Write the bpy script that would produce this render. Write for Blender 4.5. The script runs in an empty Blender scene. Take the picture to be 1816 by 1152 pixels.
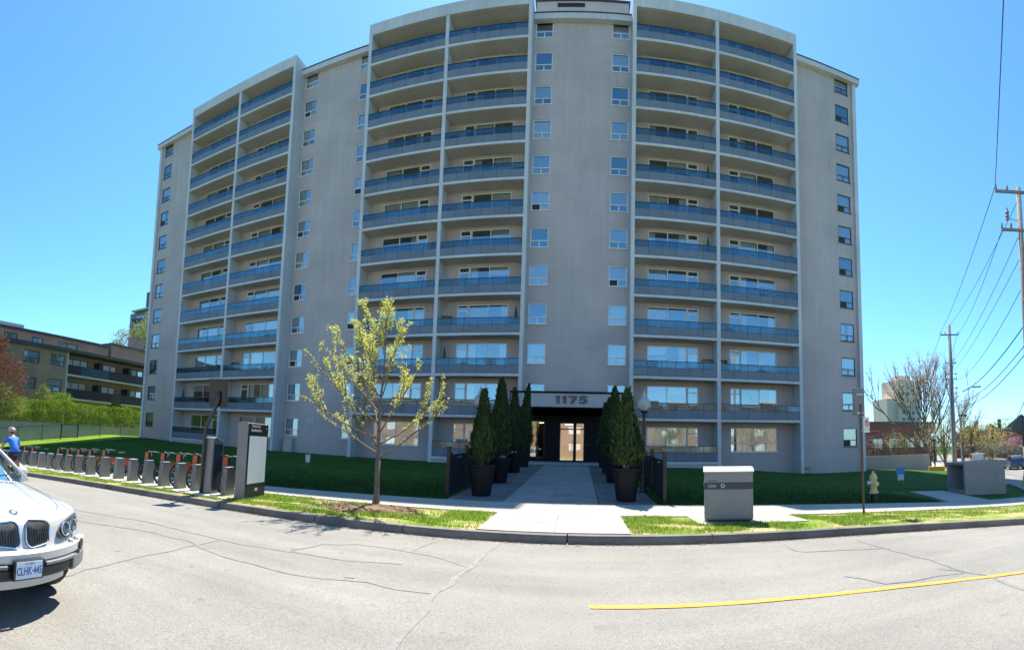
import bpy, bmesh, math, random
from mathutils import Vector, Matrix
S = bpy.context.scene
COL = S.collection
R = math.radians
rnd = random.Random(11)

# ------------------------------------------------------------------ camera
# A phone panorama: a cylinder swept by a camera held slightly tilted up.
U0, V0, FPX, PW, PH = 1030.365, 725.155, 864.372, 1816.0, 1152.0
EYE = 1.65
cd = bpy.data.cameras.new('camera'); cam = bpy.data.objects.new('camera', cd); COL.objects.link(cam); S.camera = cam
_w = Matrix.Rotation(.08157, 3, 'X') @ Matrix.Rotation(-.01875, 3, 'Y')
_m = Matrix((_w.col[0], _w.col[2], -_w.col[1])).transposed().to_4x4(); _m.translation = (0, 0, EYE)
cam.matrix_world = _m
cd.type = 'PANO'; cd.panorama_type = 'CENTRAL_CYLINDRICAL'
cd.central_cylindrical_range_u_min = -U0/FPX; cd.central_cylindrical_range_u_max = (PW-U0)/FPX
cd.central_cylindrical_range_v_min = -(PH-V0)/FPX; cd.central_cylindrical_range_v_max = V0/FPX
cd.central_cylindrical_radius = 1.0
cd.clip_start = .05; cd.clip_end = 3000

# ------------------------------------------------------------------ sky and sun
SUN_EL, SUN_AZ = R(59.0), R(-7.0)          # azimuth from +Y towards +X
wd = bpy.data.worlds.new('World'); S.world = wd; wd.use_nodes = True
nt = wd.node_tree; nt.nodes.clear()
sky = nt.nodes.new('ShaderNodeTexSky'); sky.sky_type = 'NISHITA'; sky.sun_disc = False
sky.sun_elevation = SUN_EL; sky.sun_rotation = SUN_AZ
sky.altitude = 0; sky.air_density = 1.0; sky.dust_density = .25; sky.ozone_density = 3.0
hs = nt.nodes.new('ShaderNodeHueSaturation'); hs.inputs['Saturation'].default_value = 1.04; hs.inputs['Hue'].default_value = .487
tn = nt.nodes.new('ShaderNodeMix'); tn.data_type = 'RGBA'; tn.blend_type = 'MULTIPLY'; tn.inputs[0].default_value = 1; tn.inputs[7].default_value = (.56, .82, 1.03, 1)
bg = nt.nodes.new('ShaderNodeBackground'); bg.inputs[1].default_value = .118
wo = nt.nodes.new('ShaderNodeOutputWorld')
nt.links.new(sky.outputs[0], hs.inputs['Color']); nt.links.new(hs.outputs[0], tn.inputs[6]); nt.links.new(tn.outputs[2], bg.inputs[0]); nt.links.new(bg.outputs[0], wo.inputs[0])
sl = bpy.data.lights.new('sun', 'SUN'); sl.energy = 4.9; sl.angle = R(.53); sl.color = (1, .93, .80)
sun = bpy.data.objects.new('sun', sl); COL.objects.link(sun)
_sd = Vector((math.sin(SUN_AZ)*math.cos(SUN_EL), math.cos(SUN_AZ)*math.cos(SUN_EL), math.sin(SUN_EL)))
sun.rotation_euler = (-_sd).to_track_quat('-Z', 'Y').to_euler(); sun.location = _sd*120
S.view_settings.view_transform = 'Standard'; S.view_settings.look = 'None'
S.view_settings.exposure = 1.18; S.view_settings.gamma = 1; S.view_settings.use_curve_mapping = False
S.render.engine = 'CYCLES'
S.cycles.max_bounces = 6; S.cycles.transparent_max_bounces = 12; S.cycles.caustics_reflective = False; S.cycles.caustics_refractive = False
try: S.cycles.use_denoising = True
except Exception: pass

# ------------------------------------------------------------------ helpers
WL = {}
class MB:
    def __init__(s): s.v = []; s.f = []; s.m = []
    def add(s, vs, fs, mi=0):
        o = len(s.v); s.v.extend([tuple(v) for v in vs])
        for f in fs: s.f.append(tuple(i+o for i in f)); s.m.append(mi)
    def box(s, x0, x1, y0, y1, z0, z1, mi=0):
        s.add([(x0,y0,z0),(x1,y0,z0),(x1,y1,z0),(x0,y1,z0),(x0,y0,z1),(x1,y0,z1),(x1,y1,z1),(x0,y1,z1)],
              [(0,3,2,1),(4,5,6,7),(0,1,5,4),(1,2,6,5),(2,3,7,6),(3,0,4,7)], mi)
    def obox(s, c, ax, ay, az, mi=0):
        c, ax, ay, az = Vector(c), Vector(ax), Vector(ay), Vector(az)
        vs = [c+a*ax+b*ay+d*az for d in (-1,1) for (a,b) in ((-1,-1),(1,-1),(1,1),(-1,1))]
        s.add(vs, [(0,3,2,1),(4,5,6,7),(0,1,5,4),(1,2,6,5),(2,3,7,6),(3,0,4,7)], mi)
    def quad(s, a, b, c, d, mi=0): s.add([a,b,c,d], [(0,1,2,3)], mi)
    def tube(s, pts, rad, n=6, caps=True, mi=0):
        pts = [Vector(p) for p in pts]
        if not hasattr(rad, '__len__'): rad = [rad]*len(pts)
        o = len(s.v); k = len(pts); ref = None
        for i, p in enumerate(pts):
            t = (pts[min(i+1,k-1)]-pts[max(i-1,0)])
            if t.length < 1e-9: t = Vector((0,0,1))
            t.normalize()
            if ref is None: ref = t.orthogonal().normalized()
            a = (ref - t*ref.dot(t))
            if a.length < 1e-6: a = t.orthogonal()
            a.normalize(); ref = a; b = t.cross(a)
            for j in range(n):
                q = 2*math.pi*j/n
                s.v.append(tuple(p + (a*math.cos(q)+b*math.sin(q))*rad[i]))
        for i in range(k-1):
            for j in range(n):
                s.f.append((o+i*n+j, o+i*n+(j+1)%n, o+(i+1)*n+(j+1)%n, o+(i+1)*n+j)); s.m.append(mi)
        if caps:
            s.f.append(tuple(o+j for j in reversed(range(n)))); s.m.append(mi)
            s.f.append(tuple(o+(k-1)*n+j for j in range(n))); s.m.append(mi)
    def cyl(s, p0, p1, r, n=12, mi=0, r1=None): s.tube([p0,p1], [r, r if r1 is None else r1], n, True, mi)
    def lathe(s, prof, c=(0,0,0), n=16, mi=0):
        o = len(s.v); k = len(prof)
        for r, z in prof:
            for j in range(n):
                q = 2*math.pi*j/n; s.v.append((c[0]+r*math.cos(q), c[1]+r*math.sin(q), c[2]+z))
        for i in range(k-1):
            for j in range(n):
                s.f.append((o+i*n+j, o+i*n+(j+1)%n, o+(i+1)*n+(j+1)%n, o+(i+1)*n+j)); s.m.append(mi)
        s.f.append(tuple(o+j for j in reversed(range(n)))); s.m.append(mi)
        s.f.append(tuple(o+(k-1)*n+j for j in range(n))); s.m.append(mi)
    def prism(s, poly, ax, h0, h1, mi=0):
        """extrude a 2d polygon; ax = axis of extrusion ('x','y','z')"""
        def P(a, b, h): return {'x': (h,a,b), 'y': (a,h,b), 'z': (a,b,h)}[ax]
        n = len(poly); vs = [P(a,b,h0) for a,b in poly] + [P(a,b,h1) for a,b in poly]
        fs = [tuple(range(n))[::-1], tuple(range(n,2*n))] + [(i,(i+1)%n,n+(i+1)%n,n+i) for i in range(n)]
        s.add(vs, fs, mi)
    def mesh(s, name, mats, org=(0,0,0), smooth=False):
        me = bpy.data.meshes.new(name); ox, oy, oz = org
        me.from_pydata([(a-ox,b-oy,c-oz) for a,b,c in s.v], [], s.f)
        if not isinstance(mats, (list, tuple)): mats = [mats]
        for m in mats: me.materials.append(m)
        if len(mats) > 1: me.polygons.foreach_set('material_index', s.m)
        if smooth: me.polygons.foreach_set('use_smooth', [True]*len(s.f))
        me.update(); return me
    def build(s, name, mats, parent=None, smooth=False, bevel=0, fixn=False):
        org = WL.get(parent.name, (0,0,0)) if parent else (0,0,0)
        me = s.mesh(name, mats, org, smooth)
        if fixn:
            bm = bmesh.new(); bm.from_mesh(me); bmesh.ops.recalc_face_normals(bm, faces=bm.faces); bm.to_mesh(me); bm.free()
        o = link(name, me, parent); WL[o.name] = org
        if bevel:
            b = o.modifiers.new('bevel', 'BEVEL'); b.width = bevel; b.segments = 2; b.limit_method = 'ANGLE'; b.angle_limit = R(35)
        return o
def link(name, me, parent=None, loc=None):
    o = bpy.data.objects.new(name, me); COL.objects.link(o)
    if parent: o.parent = parent
    if loc is not None: o.location = loc
    return o
def tag(o, label=None, cat=None, group=None, kind=None):
    if label: o['label'] = label
    if cat: o['category'] = cat
    if group: o['group'] = group
    if kind: o['kind'] = kind
    return o
def thing(name, label, cat, loc=(0,0,0), rz=0, group=None):
    o = bpy.data.objects.new(name, None); COL.objects.link(o); o.location = loc; o.rotation_euler = (0,0,rz)
    o.empty_display_size = .1; WL[o.name] = (0,0,0) if rz else tuple(loc)
    return tag(o, label, cat, group)
def local_thing(name, label, cat, loc=(0,0,0), rz=0, group=None, sc=1):
    """an Empty whose parts are built round the origin"""
    o = thing(name, label, cat, loc, rz, group); WL[o.name] = (0,0,0); o.scale = (sc,)*3; return o
def copy_thing(root, loc=None, rz=None, label=None, group=None, deep=True):
    kids = {}
    r = root.copy(); COL.objects.link(r)
    if loc is not None: r.location = loc
    if rz is not None: r.rotation_euler = (0,0,rz)
    if label: r['label'] = label
    if group: r['group'] = group
    for ch in root.children:
        c = ch.copy(); COL.objects.link(c); c.parent = r
        for g in ch.children:
            d = g.copy(); COL.objects.link(d); d.parent = c
    return r

# ------------------------------------------------------------------ materials
def new_mat(name):
    m = bpy.data.materials.new(name); m.use_nodes = True
    n = m.node_tree; n.nodes.clear()
    out = n.nodes.new('ShaderNodeOutputMaterial'); p = n.nodes.new('ShaderNodeBsdfPrincipled')
    n.links.new(p.outputs[0], out.inputs[0]); return m, n, p, out
def ramp(n, fac, stops):
    r = n.nodes.new('ShaderNodeValToRGB'); e = r.color_ramp.elements
    while len(e) < len(stops): e.new(.5)
    for i, (p, c) in enumerate(stops): e[i].position = p; e[i].color = (*c, 1)
    n.links.new(fac, r.inputs[0]); return r.outputs[0]
def noise(n, scale, detail=4, rough=.6, vec=None, dist=0):
    t = n.nodes.new('ShaderNodeTexNoise'); t.inputs['Scale'].default_value = scale; t.inputs['Detail'].default_value = detail
    t.inputs['Roughness'].default_value = rough; t.inputs['Distortion'].default_value = dist
    if vec: n.links.new(vec, t.inputs['Vector'])
    return t.outputs['Fac']
def pos(n): return n.nodes.new('ShaderNodeNewGeometry').outputs['Position']
def mix(n, fac, a, b, mode='MIX'):
    m = n.nodes.new('ShaderNodeMix'); m.data_type = 'RGBA'; m.blend_type = mode
    if hasattr(fac, 'links'): n.links.new(fac, m.inputs['Factor'])
    else: m.inputs['Factor'].default_value = fac
    for s, k in ((a, 'A'), (b, 'B')):
        sk = [i for i in m.inputs if i.name == k and i.type == 'RGBA'][0]
        if hasattr(s, 'links'): n.links.new(s, sk)
        else: sk.default_value = (*s, 1)
    return [o for o in m.outputs if o.type == 'RGBA'][0]
def bump(n, p, h, strength=.3, dist=.02):
    b = n.nodes.new('ShaderNodeBump'); b.inputs['Strength'].default_value = strength; b.inputs['Distance'].default_value = dist
    n.links.new(h, b.inputs['Height']); n.links.new(b.outputs[0], p.inputs['Normal'])
def mat(name, col, rough=.6, var=.12, scale=2., metal=0., bmp=0., bscale=40, spec=.5, coat=0, objvar=0.):
    m, n, p, out = new_mat(name); ps = pos(n)
    f = noise(n, scale, 5, .65, ps)
    lo = tuple(c*(1-var) for c in col); hi = tuple(min(1, c*(1+var)) for c in col)
    c = ramp(n, f, [(.3, lo), (.7, hi)])
    if objvar:
        oi = n.nodes.new('ShaderNodeObjectInfo'); h = n.nodes.new('ShaderNodeHueSaturation')
        mr = n.nodes.new('ShaderNodeMapRange'); mr.inputs['To Min'].default_value = 1-objvar; mr.inputs['To Max'].default_value = 1+objvar
        n.links.new(oi.outputs['Random'], mr.inputs['Value']); n.links.new(mr.outputs[0], h.inputs['Value']); n.links.new(c, h.inputs['Color']); c = h.outputs[0]
    n.links.new(c, p.inputs['Base Color'])
    p.inputs['Roughness'].default_value = rough; p.inputs['Metallic'].default_value = metal; p.inputs['Specular IOR Level'].default_value = spec
    p.inputs['Coat Weight'].default_value = coat
    if bmp: bump(n, p, noise(n, bscale, 4, .6, ps), bmp)
    return m
def leafmat(name, cols, trans=.35, scale=1.5):
    m, n, p, out = new_mat(name); ps = pos(n)
    oi = n.nodes.new('ShaderNodeNewGeometry')
    f = n.nodes.new('ShaderNodeMath'); f.operation = 'MULTIPLY_ADD'
    n.links.new(oi.outputs['Random Per Island'], f.inputs[0]); f.inputs[1].default_value = .6
    g = n.nodes.new('ShaderNodeMath'); g.operation = 'MULTIPLY'; g.inputs[1].default_value = .4
    n.links.new(noise(n, scale, 3, .6, ps), g.inputs[0]); n.links.new(g.outputs[0], f.inputs[2])
    k = len(cols); c = ramp(n, f.outputs[0], [(.12+.76*i/max(1,k-1), cc) for i, cc in enumerate(cols)])
    n.links.new(c, p.inputs['Base Color']); p.inputs['Roughness'].default_value = .55; p.inputs['Specular IOR Level'].default_value = .3
    t = n.nodes.new('ShaderNodeBsdfTranslucent'); n.links.new(c, t.inputs[0])
    ms = n.nodes.new('ShaderNodeMixShader'); ms.inputs[0].default_value = trans
    n.links.new(p.outputs[0], ms.inputs[1]); n.links.new(t.outputs[0], ms.inputs[2]); n.links.new(ms.outputs[0], out.inputs[0])
    return m
def glassmat(name, refl=.32, tint=(.7,.8,.86), gcol=(1,1,1), rough=.02, mx=.95):
    m, n, p, out = new_mat(name); n.nodes.remove(p)
    tr = n.nodes.new('ShaderNodeBsdfTransparent'); tr.inputs[0].default_value = (*tint, 1)
    gl = n.nodes.new('ShaderNodeBsdfGlossy'); gl.inputs['Roughness'].default_value = rough; gl.inputs[0].default_value = (*gcol, 1)
    lw = n.nodes.new('ShaderNodeLayerWeight'); lw.inputs[0].default_value = .35
    mr = n.nodes.new('ShaderNodeMapRange'); mr.inputs['To Min'].default_value = refl; mr.inputs['To Max'].default_value = mx
    n.links.new(lw.outputs['Fresnel'], mr.inputs['Value'])
    # slightly wavy panes
    oi = n.nodes.new('ShaderNodeObjectInfo'); ps = pos(n)
    b = n.nodes.new('ShaderNodeBump'); b.inputs['Strength'].default_value = .03; b.inputs['Distance'].default_value = .05
    n.links.new(noise(n, .9, 2, .5, ps), b.inputs['Height']); n.links.new(b.outputs[0], gl.inputs['Normal'])
    ms = n.nodes.new('ShaderNodeMixShader'); n.links.new(mr.outputs[0], ms.inputs[0])
    n.links.new(tr.outputs[0], ms.inputs[1]); n.links.new(gl.outputs[0], ms.inputs[2]); n.links.new(ms.outputs[0], out.inputs[0])
    return m
def emit(name, col, st):
    m, n, p, out = new_mat(name); p.inputs['Base Color'].default_value = (*col, 1)
    p.inputs['Emission Color'].default_value = (*col, 1); p.inputs['Emission Strength'].default_value = st; return m

def stucco(name, col, streak=.18, rough=.85):
    """painted render: blotches, faint rain streaks and storey bands of repainting"""
    m, n, p, out = new_mat(name); ps = pos(n)
    mp = n.nodes.new('ShaderNodeMapping'); mp.inputs['Scale'].default_value = (1.6, 1.6, .08); n.links.new(ps, mp.inputs[0])
    a = noise(n, .35, 6, .6, ps); b = noise(n, 2.2, 5, .7, mp.outputs[0])
    c1 = ramp(n, a, [(.25, tuple(x*.88 for x in col)), (.75, tuple(x*1.1 for x in col))])
    c2 = mix(n, streak, c1, ramp(n, b, [(.35, (.35,.34,.33)), (.7, (1.,1.,1.))]), 'MULTIPLY')
    m2 = n.nodes.new('ShaderNodeMapping'); m2.inputs['Rotation'].default_value = (R(90),0,0); n.links.new(ps, m2.inputs[0])
    bt = n.nodes.new('ShaderNodeTexBrick'); bt.offset = .37; bt.inputs['Scale'].default_value = 1; bt.inputs['Mortar Size'].default_value = 0; bt.inputs['Brick Width'].default_value = 2.3; bt.inputs['Row Height'].default_value = 1.42
    bt.inputs['Color1'].default_value = (.93,.935,.94,1); bt.inputs['Color2'].default_value = (1.03,1.02,1.01,1); n.links.new(m2.outputs[0], bt.inputs['Vector'])
    c2 = mix(n, .8, c2, bt.outputs[0], 'MULTIPLY')
    d_ = n.nodes.new('ShaderNodeMapping'); d_.inputs['Scale'].default_value = (.9, .9, .12); n.links.new(ps, d_.inputs[0])
    c2 = mix(n, ramp(n, noise(n, 1.4, 5, .75, d_.outputs[0], .4), [(.60, (0,0,0)), (.74, (.45,.45,.45))]), c2, tuple(x*.62 for x in col))
    n.links.new(c2, p.inputs['Base Color']); p.inputs['Roughness'].default_value = rough; p.inputs['Specular IOR Level'].default_value = .25
    bump(n, p, noise(n, 30, 4, .6, ps), .12, .01); return m

M = {}
M['wall'] = stucco('taupe_render', (.50,.435,.42), .14)
M['white'] = stucco('off_white_paint', (.60,.60,.605), .2, .7)
M['soffit'] = stucco('soffit_paint', (.56,.55,.54), .2)
M['panel'] = mat('balcony_panel_grey', (.15,.178,.21), .5, .08, .5, objvar=.08)
M['dark'] = mat('dark_metal', (.035,.04,.048), .45, .15)
M['frame'] = mat('window_frame_white', (.76,.76,.74), .45, .06)
M['frame_dark'] = mat('window_frame_dark', (.07,.075,.08), .45, .1)
M['curtain'] = mat('curtain_cloth', (.74,.72,.68), .9, .08, 3, objvar=.3)
M['blind'] = mat('roller_blind', (.6,.6,.56), .8, .05, objvar=.3)
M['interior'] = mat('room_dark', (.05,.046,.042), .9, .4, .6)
M['glass'] = glassmat('window_glass', .32, (.78,.86,.9), (.8,.95,1))
M['railglass'] = glassmat('railing_glass', .07, (.46,.58,.64), (.7,.92,1), .06, .42)
M['black'] = mat('black_paint', (.012,.014,.018), .4, .2)
M['navy'] = mat('entrance_dark_wall', (.008,.009,.014), .5, .2, spec=.12)
M['canopy'] = stucco('canopy_grey', (.46,.44,.43), .12)
M['digit'] = mat('address_digit_metal', (.10,.075,.07), .4, .2)
M['steel'] = mat('galvanised_steel', (.42,.43,.43), .4, .12, 6, metal=.7)
M['concrete'] = None

# ------------------------------------------------------------------ ground
def sm(a, b, x):
    t = max(0., min(1., (x-a)/(b-a))); return t*t*(3-2*t)
def zroad(x):
    if x < 0:
        a = -x
        if a < 17: return -.0022*a*a
        return -.6358-.0748*18*(1-math.exp(-(a-17)/18.))
    if x < 11: return -.0042*x*x
    return -.5082-.0924*14*(1-math.exp(-(x-11)/14.))
def kerb_y(x): return 8.62-.0012*min(0., x+4)**2-(.042*(x-4)**2 if 4 < x < 13 else (.042*81+.756*(x-13) if x >= 13 else 0))*1.0
def bank(x, y):
    base = zroad(x)+.15
    top = .5+.25*math.exp(-((x+.5)/5.)**2)-.7*sm(7,19,x)
    t = max(0., min(1., (y-13.2)/(30.5-13.2)))
    return base+(top-base)*t*(1-sm(22,40,x))

def drape(xs, ys, zf, name, m, edge=0, kind='structure', parent=None, smooth=True):
    """a sheet laid on the ground; xs = columns, ys = function or list of rows"""
    b = MB(); rows = []
    for x in xs:
        yy = ys(x) if callable(ys) else ys
        rows.append([(x, y, zf(x, y)) for y in yy])
    k = len(rows[0])
    b.v = [p for r in rows for p in r]
    for i in range(len(rows)-1):
        for j in range(k-1):
            b.f.append((i*k+j, (i+1)*k+j, (i+1)*k+j+1, i*k+j+1)); b.m.append(0)
    if edge:    # a skirt so the sheet has thickness
        loop = [i*k for i in range(len(rows))]+[(len(rows)-1)*k+j for j in range(1,k)]+[i*k+k-1 for i in range(len(rows)-2,-1,-1)]+[j for j in range(k-2,0,-1)]
        o = len(b.v); b.v += [(b.v[i][0], b.v[i][1], b.v[i][2]-edge) for i in loop]; n = len(loop)
        for i in range(n): b.f.append((loop[i], o+i, o+(i+1)%n, loop[(i+1)%n])); b.m.append(0)
    ob = b.build(name, m, parent, smooth=smooth)
    if kind: ob['kind'] = kind
    return ob
def lin(a, b, n): return [a+(b-a)*i/n for i in range(n+1)]

# lawn / terrain material: mown grass, patchy and strawy near the pavement
def grassmat(name, dark, light, straw, sa=.5):
    m, n, p, out = new_mat(name); ps = pos(n)
    f1 = noise(n, 1.1, 6, .7, ps); f2 = noise(n, 38, 4, .75, ps); f3 = noise(n, .9, 5, .65, ps, .6)
    c = ramp(n, f2, [(.3, dark), (.72, light)])
    c = mix(n, .55, c, ramp(n, f1, [(.3, tuple(x*.6 for x in dark)), (.7, light)]))
    c = mix(n, .55, c, ramp(n, noise(n, .28, 4, .6, ps, .8), [(.3, (.6,.66,.6)), (.7, (1.25,1.2,1.1))]), 'MULTIPLY')
    s = ramp(n, f3, [(sa, (0,0,0)), (sa+.16, (1,1,1))])
    c = mix(n, s, c, straw)
    n.links.new(c, p.inputs['Base Color']); p.inputs['Roughness'].default_value = .9; p.inputs['Specular IOR Level'].default_value = .1
    bump(n, p, f2, .8, .03); return m
M['lawn'] = grassmat('lawn_grass', (.022,.052,.010), (.08,.165,.02), (.17,.15,.06), .72)  # greens kept darker than the verge, tower shade put into the colour
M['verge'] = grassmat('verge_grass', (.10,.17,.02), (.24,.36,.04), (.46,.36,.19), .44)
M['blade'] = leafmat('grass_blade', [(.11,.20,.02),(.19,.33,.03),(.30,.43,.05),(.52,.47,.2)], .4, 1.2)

def asphalt():
    m, n, p, out = new_mat('asphalt'); ps = pos(n)
    a = noise(n, 90, 3, .8, ps); b = noise(n, .5, 6, .65, ps); v = n.nodes.new('ShaderNodeTexVoronoi'); v.inputs['Scale'].default_value = 55; n.links.new(ps, v.inputs['Vector'])
    mp = n.nodes.new('ShaderNodeMapping'); mp.inputs['Scale'].default_value = (.12, 1.3, 1); n.links.new(ps, mp.inputs[0])
    w = noise(n, 1.1, 4, .6, mp.outputs[0])
    c = ramp(n, a, [(.28, (.14,.134,.124)), (.5, (.275,.264,.245)), (.75, (.40,.385,.36))])
    g2 = noise(n, 32, 3, .7, ps); c = mix(n, .5, c, ramp(n, g2, [(.32, (.66,.66,.65)), (.66, (1.14,1.14,1.13))]), 'MULTIPLY')
    c = mix(n, .6, c, ramp(n, b, [(.3, (.72,.72,.72)), (.7, (1.08,1.07,1.05))]), 'MULTIPLY')
    c = mix(n, .6, c, ramp(n, w, [(.3, (.74,.74,.75)), (.7, (1.1,1.1,1.08))]), 'MULTIPLY')
    c = mix(n, .35, c, ramp(n, v.outputs['Distance'], [(0., (.5,.5,.5)), (.5, (1.1,1.1,1.1))]), 'MULTIPLY')
    st = noise(n, .9, 3, .7, ps, 1.2); c = mix(n, ramp(n, st, [(.60, (0,0,0)), (.72, (.3,.3,.3))]), c, (.13,.125,.12)); sp = noise(n, 3.1, 2, .5, ps); c = mix(n, ramp(n, sp, [(.70, (0,0,0)), (.76, (.55,.55,.55))]), c, (.10,.098,.095))
    n.links.new(c, p.inputs['Base Color']); p.inputs['Roughness'].default_value = .88; p.inputs['Specular IOR Level'].default_value = .25
    bump(n, p, a, .5, .008); return m
M['asphalt'] = asphalt()
def concrete(name, col, var=.14, stain=.3, objvar=.05):
    m, n, p, out = new_mat(name); ps = pos(n)
    a = noise(n, 1.3, 7, .7, ps); b = noise(n, 60, 3, .7, ps)
    c = ramp(n, a, [(.28, tuple(x*(1-var*1.6) for x in col)), (.62, tuple(x*(1+var*.6) for x in col))])
    c = mix(n, stain, c, ramp(n, b, [(.3, (.7,.69,.67)), (.65, (1.05,1.05,1.05))]), 'MULTIPLY')
    oi = n.nodes.new('ShaderNodeObjectInfo'); mr = n.nodes.new('ShaderNodeMapRange'); mr.inputs['To Min'].default_value = 1-objvar; mr.inputs['To Max'].default_value = 1+objvar
    h = n.nodes.new('ShaderNodeHueSaturation'); n.links.new(oi.outputs['Random'], mr.inputs['Value']); n.links.new(mr.outputs[0], h.inputs['Value']); n.links.new(c, h.inputs['Color'])
    n.links.new(h.outputs[0], p.inputs['Base Color']); p.inputs['Roughness'].default_value = .85; p.inputs['Specular IOR Level'].default_value = .25
    bump(n, p, b, .25, .006); return m
M['concrete'] = concrete('pavement_concrete', (.41,.38,.335))
M['walkconc'] = concrete('path_concrete', (.30,.285,.26))  # darker than the pavement: the shade on the walk is in its colour
M['kerb'] = concrete('kerb_concrete', (.19,.172,.155), .25, .55, .08)
M['paver'] = concrete('grey_paver', (.17,.17,.17), .15, .3, .16)
def worn_paint():
    m, n, p, out = new_mat('road_paint_yellow'); ps = pos(n)
    c = ramp(n, noise(n, 25, 4, .7, ps), [(.3, (.60,.25,.025)), (.7, (.80,.38,.05))])
    c = mix(n, ramp(n, noise(n, 9, 6, .8, ps), [(.57, (0,0,0)), (.66, (.85,.85,.85))]), c, (.27,.24,.20)); n.links.new(c, p.inputs['Base Color']); p.inputs['Roughness'].default_value = .8; return m
M['yellow'] = worn_paint()
M['tar'] = mat('crack_sealer', (.19,.187,.18), .75, .25, 8)
M['mulch'] = mat('bark_mulch', (.20,.12,.07), .95, .45, 18, bmp=.8, bscale=35)

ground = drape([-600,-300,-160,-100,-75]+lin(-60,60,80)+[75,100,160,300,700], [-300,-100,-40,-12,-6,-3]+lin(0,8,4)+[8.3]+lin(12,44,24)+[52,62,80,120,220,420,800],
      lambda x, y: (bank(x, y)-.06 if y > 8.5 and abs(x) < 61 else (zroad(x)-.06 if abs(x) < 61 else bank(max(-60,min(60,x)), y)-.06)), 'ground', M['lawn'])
tag(ground, kind='structure')
road = drape([-90,-60,-45]+lin(-36,36,48)+[45,60,90], lambda x: [-4.2,-1,1.5,4,6.5,kerb_y(max(-36,min(15,x)))+.1], lambda x, y: zroad(x), 'road', M['asphalt'])
near_pavement = drape([-60]+lin(-30,30,20)+[60], [-7.2,-4.35], lambda x, y: zroad(x)+.13, 'pavement', M['concrete'], .2)

def strip(pts, w, zoff=.004, m=None, name='', parent=None, wv=0):
    b = MB(); P = [Vector((x, y, 0)) for x, y in pts]; Q = []
    for i in range(len(P)-1):
        n = max(1, int((P[i+1]-P[i]).length/.25))
        for j in range(n): Q.append(P[i].lerp(P[i+1], j/n))
    Q.append(P[-1])
    if wv: Q = [q+Vector((rnd.uniform(-wv,wv), rnd.uniform(-wv,wv), 0)) for q in Q]
    for i, q in enumerate(Q):
        t = (Q[min(i+1,len(Q)-1)]-Q[max(i-1,0)]).normalized(); nn = Vector((-t.y, t.x, 0)); ww = w*.5*(1+(rnd.uniform(-.35,.35) if wv else 0))
        for s in (1,-1):
            a = q+nn*ww*s; b.v.append((a.x, a.y, zroad(a.x)+zoff))
    for i in range(len(Q)-1): b.f.append((2*i, 2*i+1, 2*i+3, 2*i+2)); b.m.append(0)
    return b.build(name, m, parent)
yl = [(.13,5.26),(.9,5.24),(1.6,5.20),(2.3,5.14),(3.0,5.02),(3.7,4.85),(4.5,4.54),(5.3,4.16),(6.2,3.66),(7.2,3.0),(9,1.8),(12,-.2)]
strip(yl, .11, .006, M['yellow'], 'centre_line', road)
cracks = [[(-7.55,4.6),(-6.41,5.25),(-5.47,5.4),(-4.41,5.13),(-3.91,5.12),(-3.36,5.08),(-2.97,5.19),(-2.42,5.39),(-2.05,5.31),(-1.56,5.36)],
 [(-1.37,8.55),(-1.41,7.54),(-1.45,6.78),(-1.49,6.29),(-1.51,5.74),(-1.55,5.33),(-1.5,4.78),(-1.46,4.3),(-1.4,3.2),(-1.2,1.5)],
 [(-10.5,4.6),(-8.66,5.26),(-7.02,5.87),(-5.1,5.91),(-4.48,5.97),(-3.73,6.15),(-3.11,6.2),(-2.37,6.41)],
 [(-4.4,2.0),(-4.58,2.64),(-4.89,3.6),(-5.12,5.07),(-5.22,5.88)],
 [(-4.06,6.02),(-3.97,6.33),(-3.91,6.89),(-3.48,7.24),(-2.83,7.24),(-2.17,7.09),(-1.83,6.92),(-1.51,6.59)],
 [(-2.5,7.27),(-2.47,7.85),(-2.44,8.5)],
 [(5.07,8.11),(4.97,7.01),(4.95,5.82),(4.76,4.86),(4.79,4.43),(4.5,3.63)],
 [(3.6,8.21),(3.52,7.54),(3.67,7.41),(4.28,7.28),(5.06,7.0)],
 [(3.39,5.7),(3.5,5.41),(3.6,5.1),(3.91,5.0),(4.31,4.94),(4.74,4.84)], [(4.65,5.28),(4.78,4.88)]]
for i, c in enumerate(cracks): strip(c, (.05,.075,.035,.03,.03,.03,.05,.03,.035,.025)[i], .004, M['tar'], 'crack_seal', road, .03)
strip([(-2.8,5.72),(-2.67,5.42)], .13, .005, M['tar'], 'crack_seal', road)

# grit, leaf litter and dirt that gathers in the gutter
b = MB()
for _ in range(2600):
    x = rnd.uniform(-24, 13); y = kerb_y(x)-abs(rnd.gauss(0,.09))-.012; z = zroad(x)+.004; a_ = rnd.uniform(0,6.28); s_ = rnd.uniform(.008,.026); u = Vector((math.cos(a_), math.sin(a_), rnd.uniform(-.2,.3)))*s_; v = Vector((-math.sin(a_), math.cos(a_), 0))*s_*.5; c_ = Vector((x,y,z+.004)); b.quad(c_-u-v, c_+u-v, c_+u+v, c_-u+v)
o = b.build('gutter_grit', mat('gutter_grit', (.22,.17,.11), .95, .5, 60)); o['kind'] = 'stuff'
sunlit_lawn = drape([-75,-66]+lin(-60,-39,21), lin(13.4,60,46), lambda x, y: max(bank(x,y),bank(max(x,-60),y))-.02, 'lawn', grassmat('sunlit_lawn_grass', (.10,.19,.018), (.22,.36,.03), (.3,.3,.08), .75))  # lighter lawn sheet at far left, with sunshine put into its colour
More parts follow.
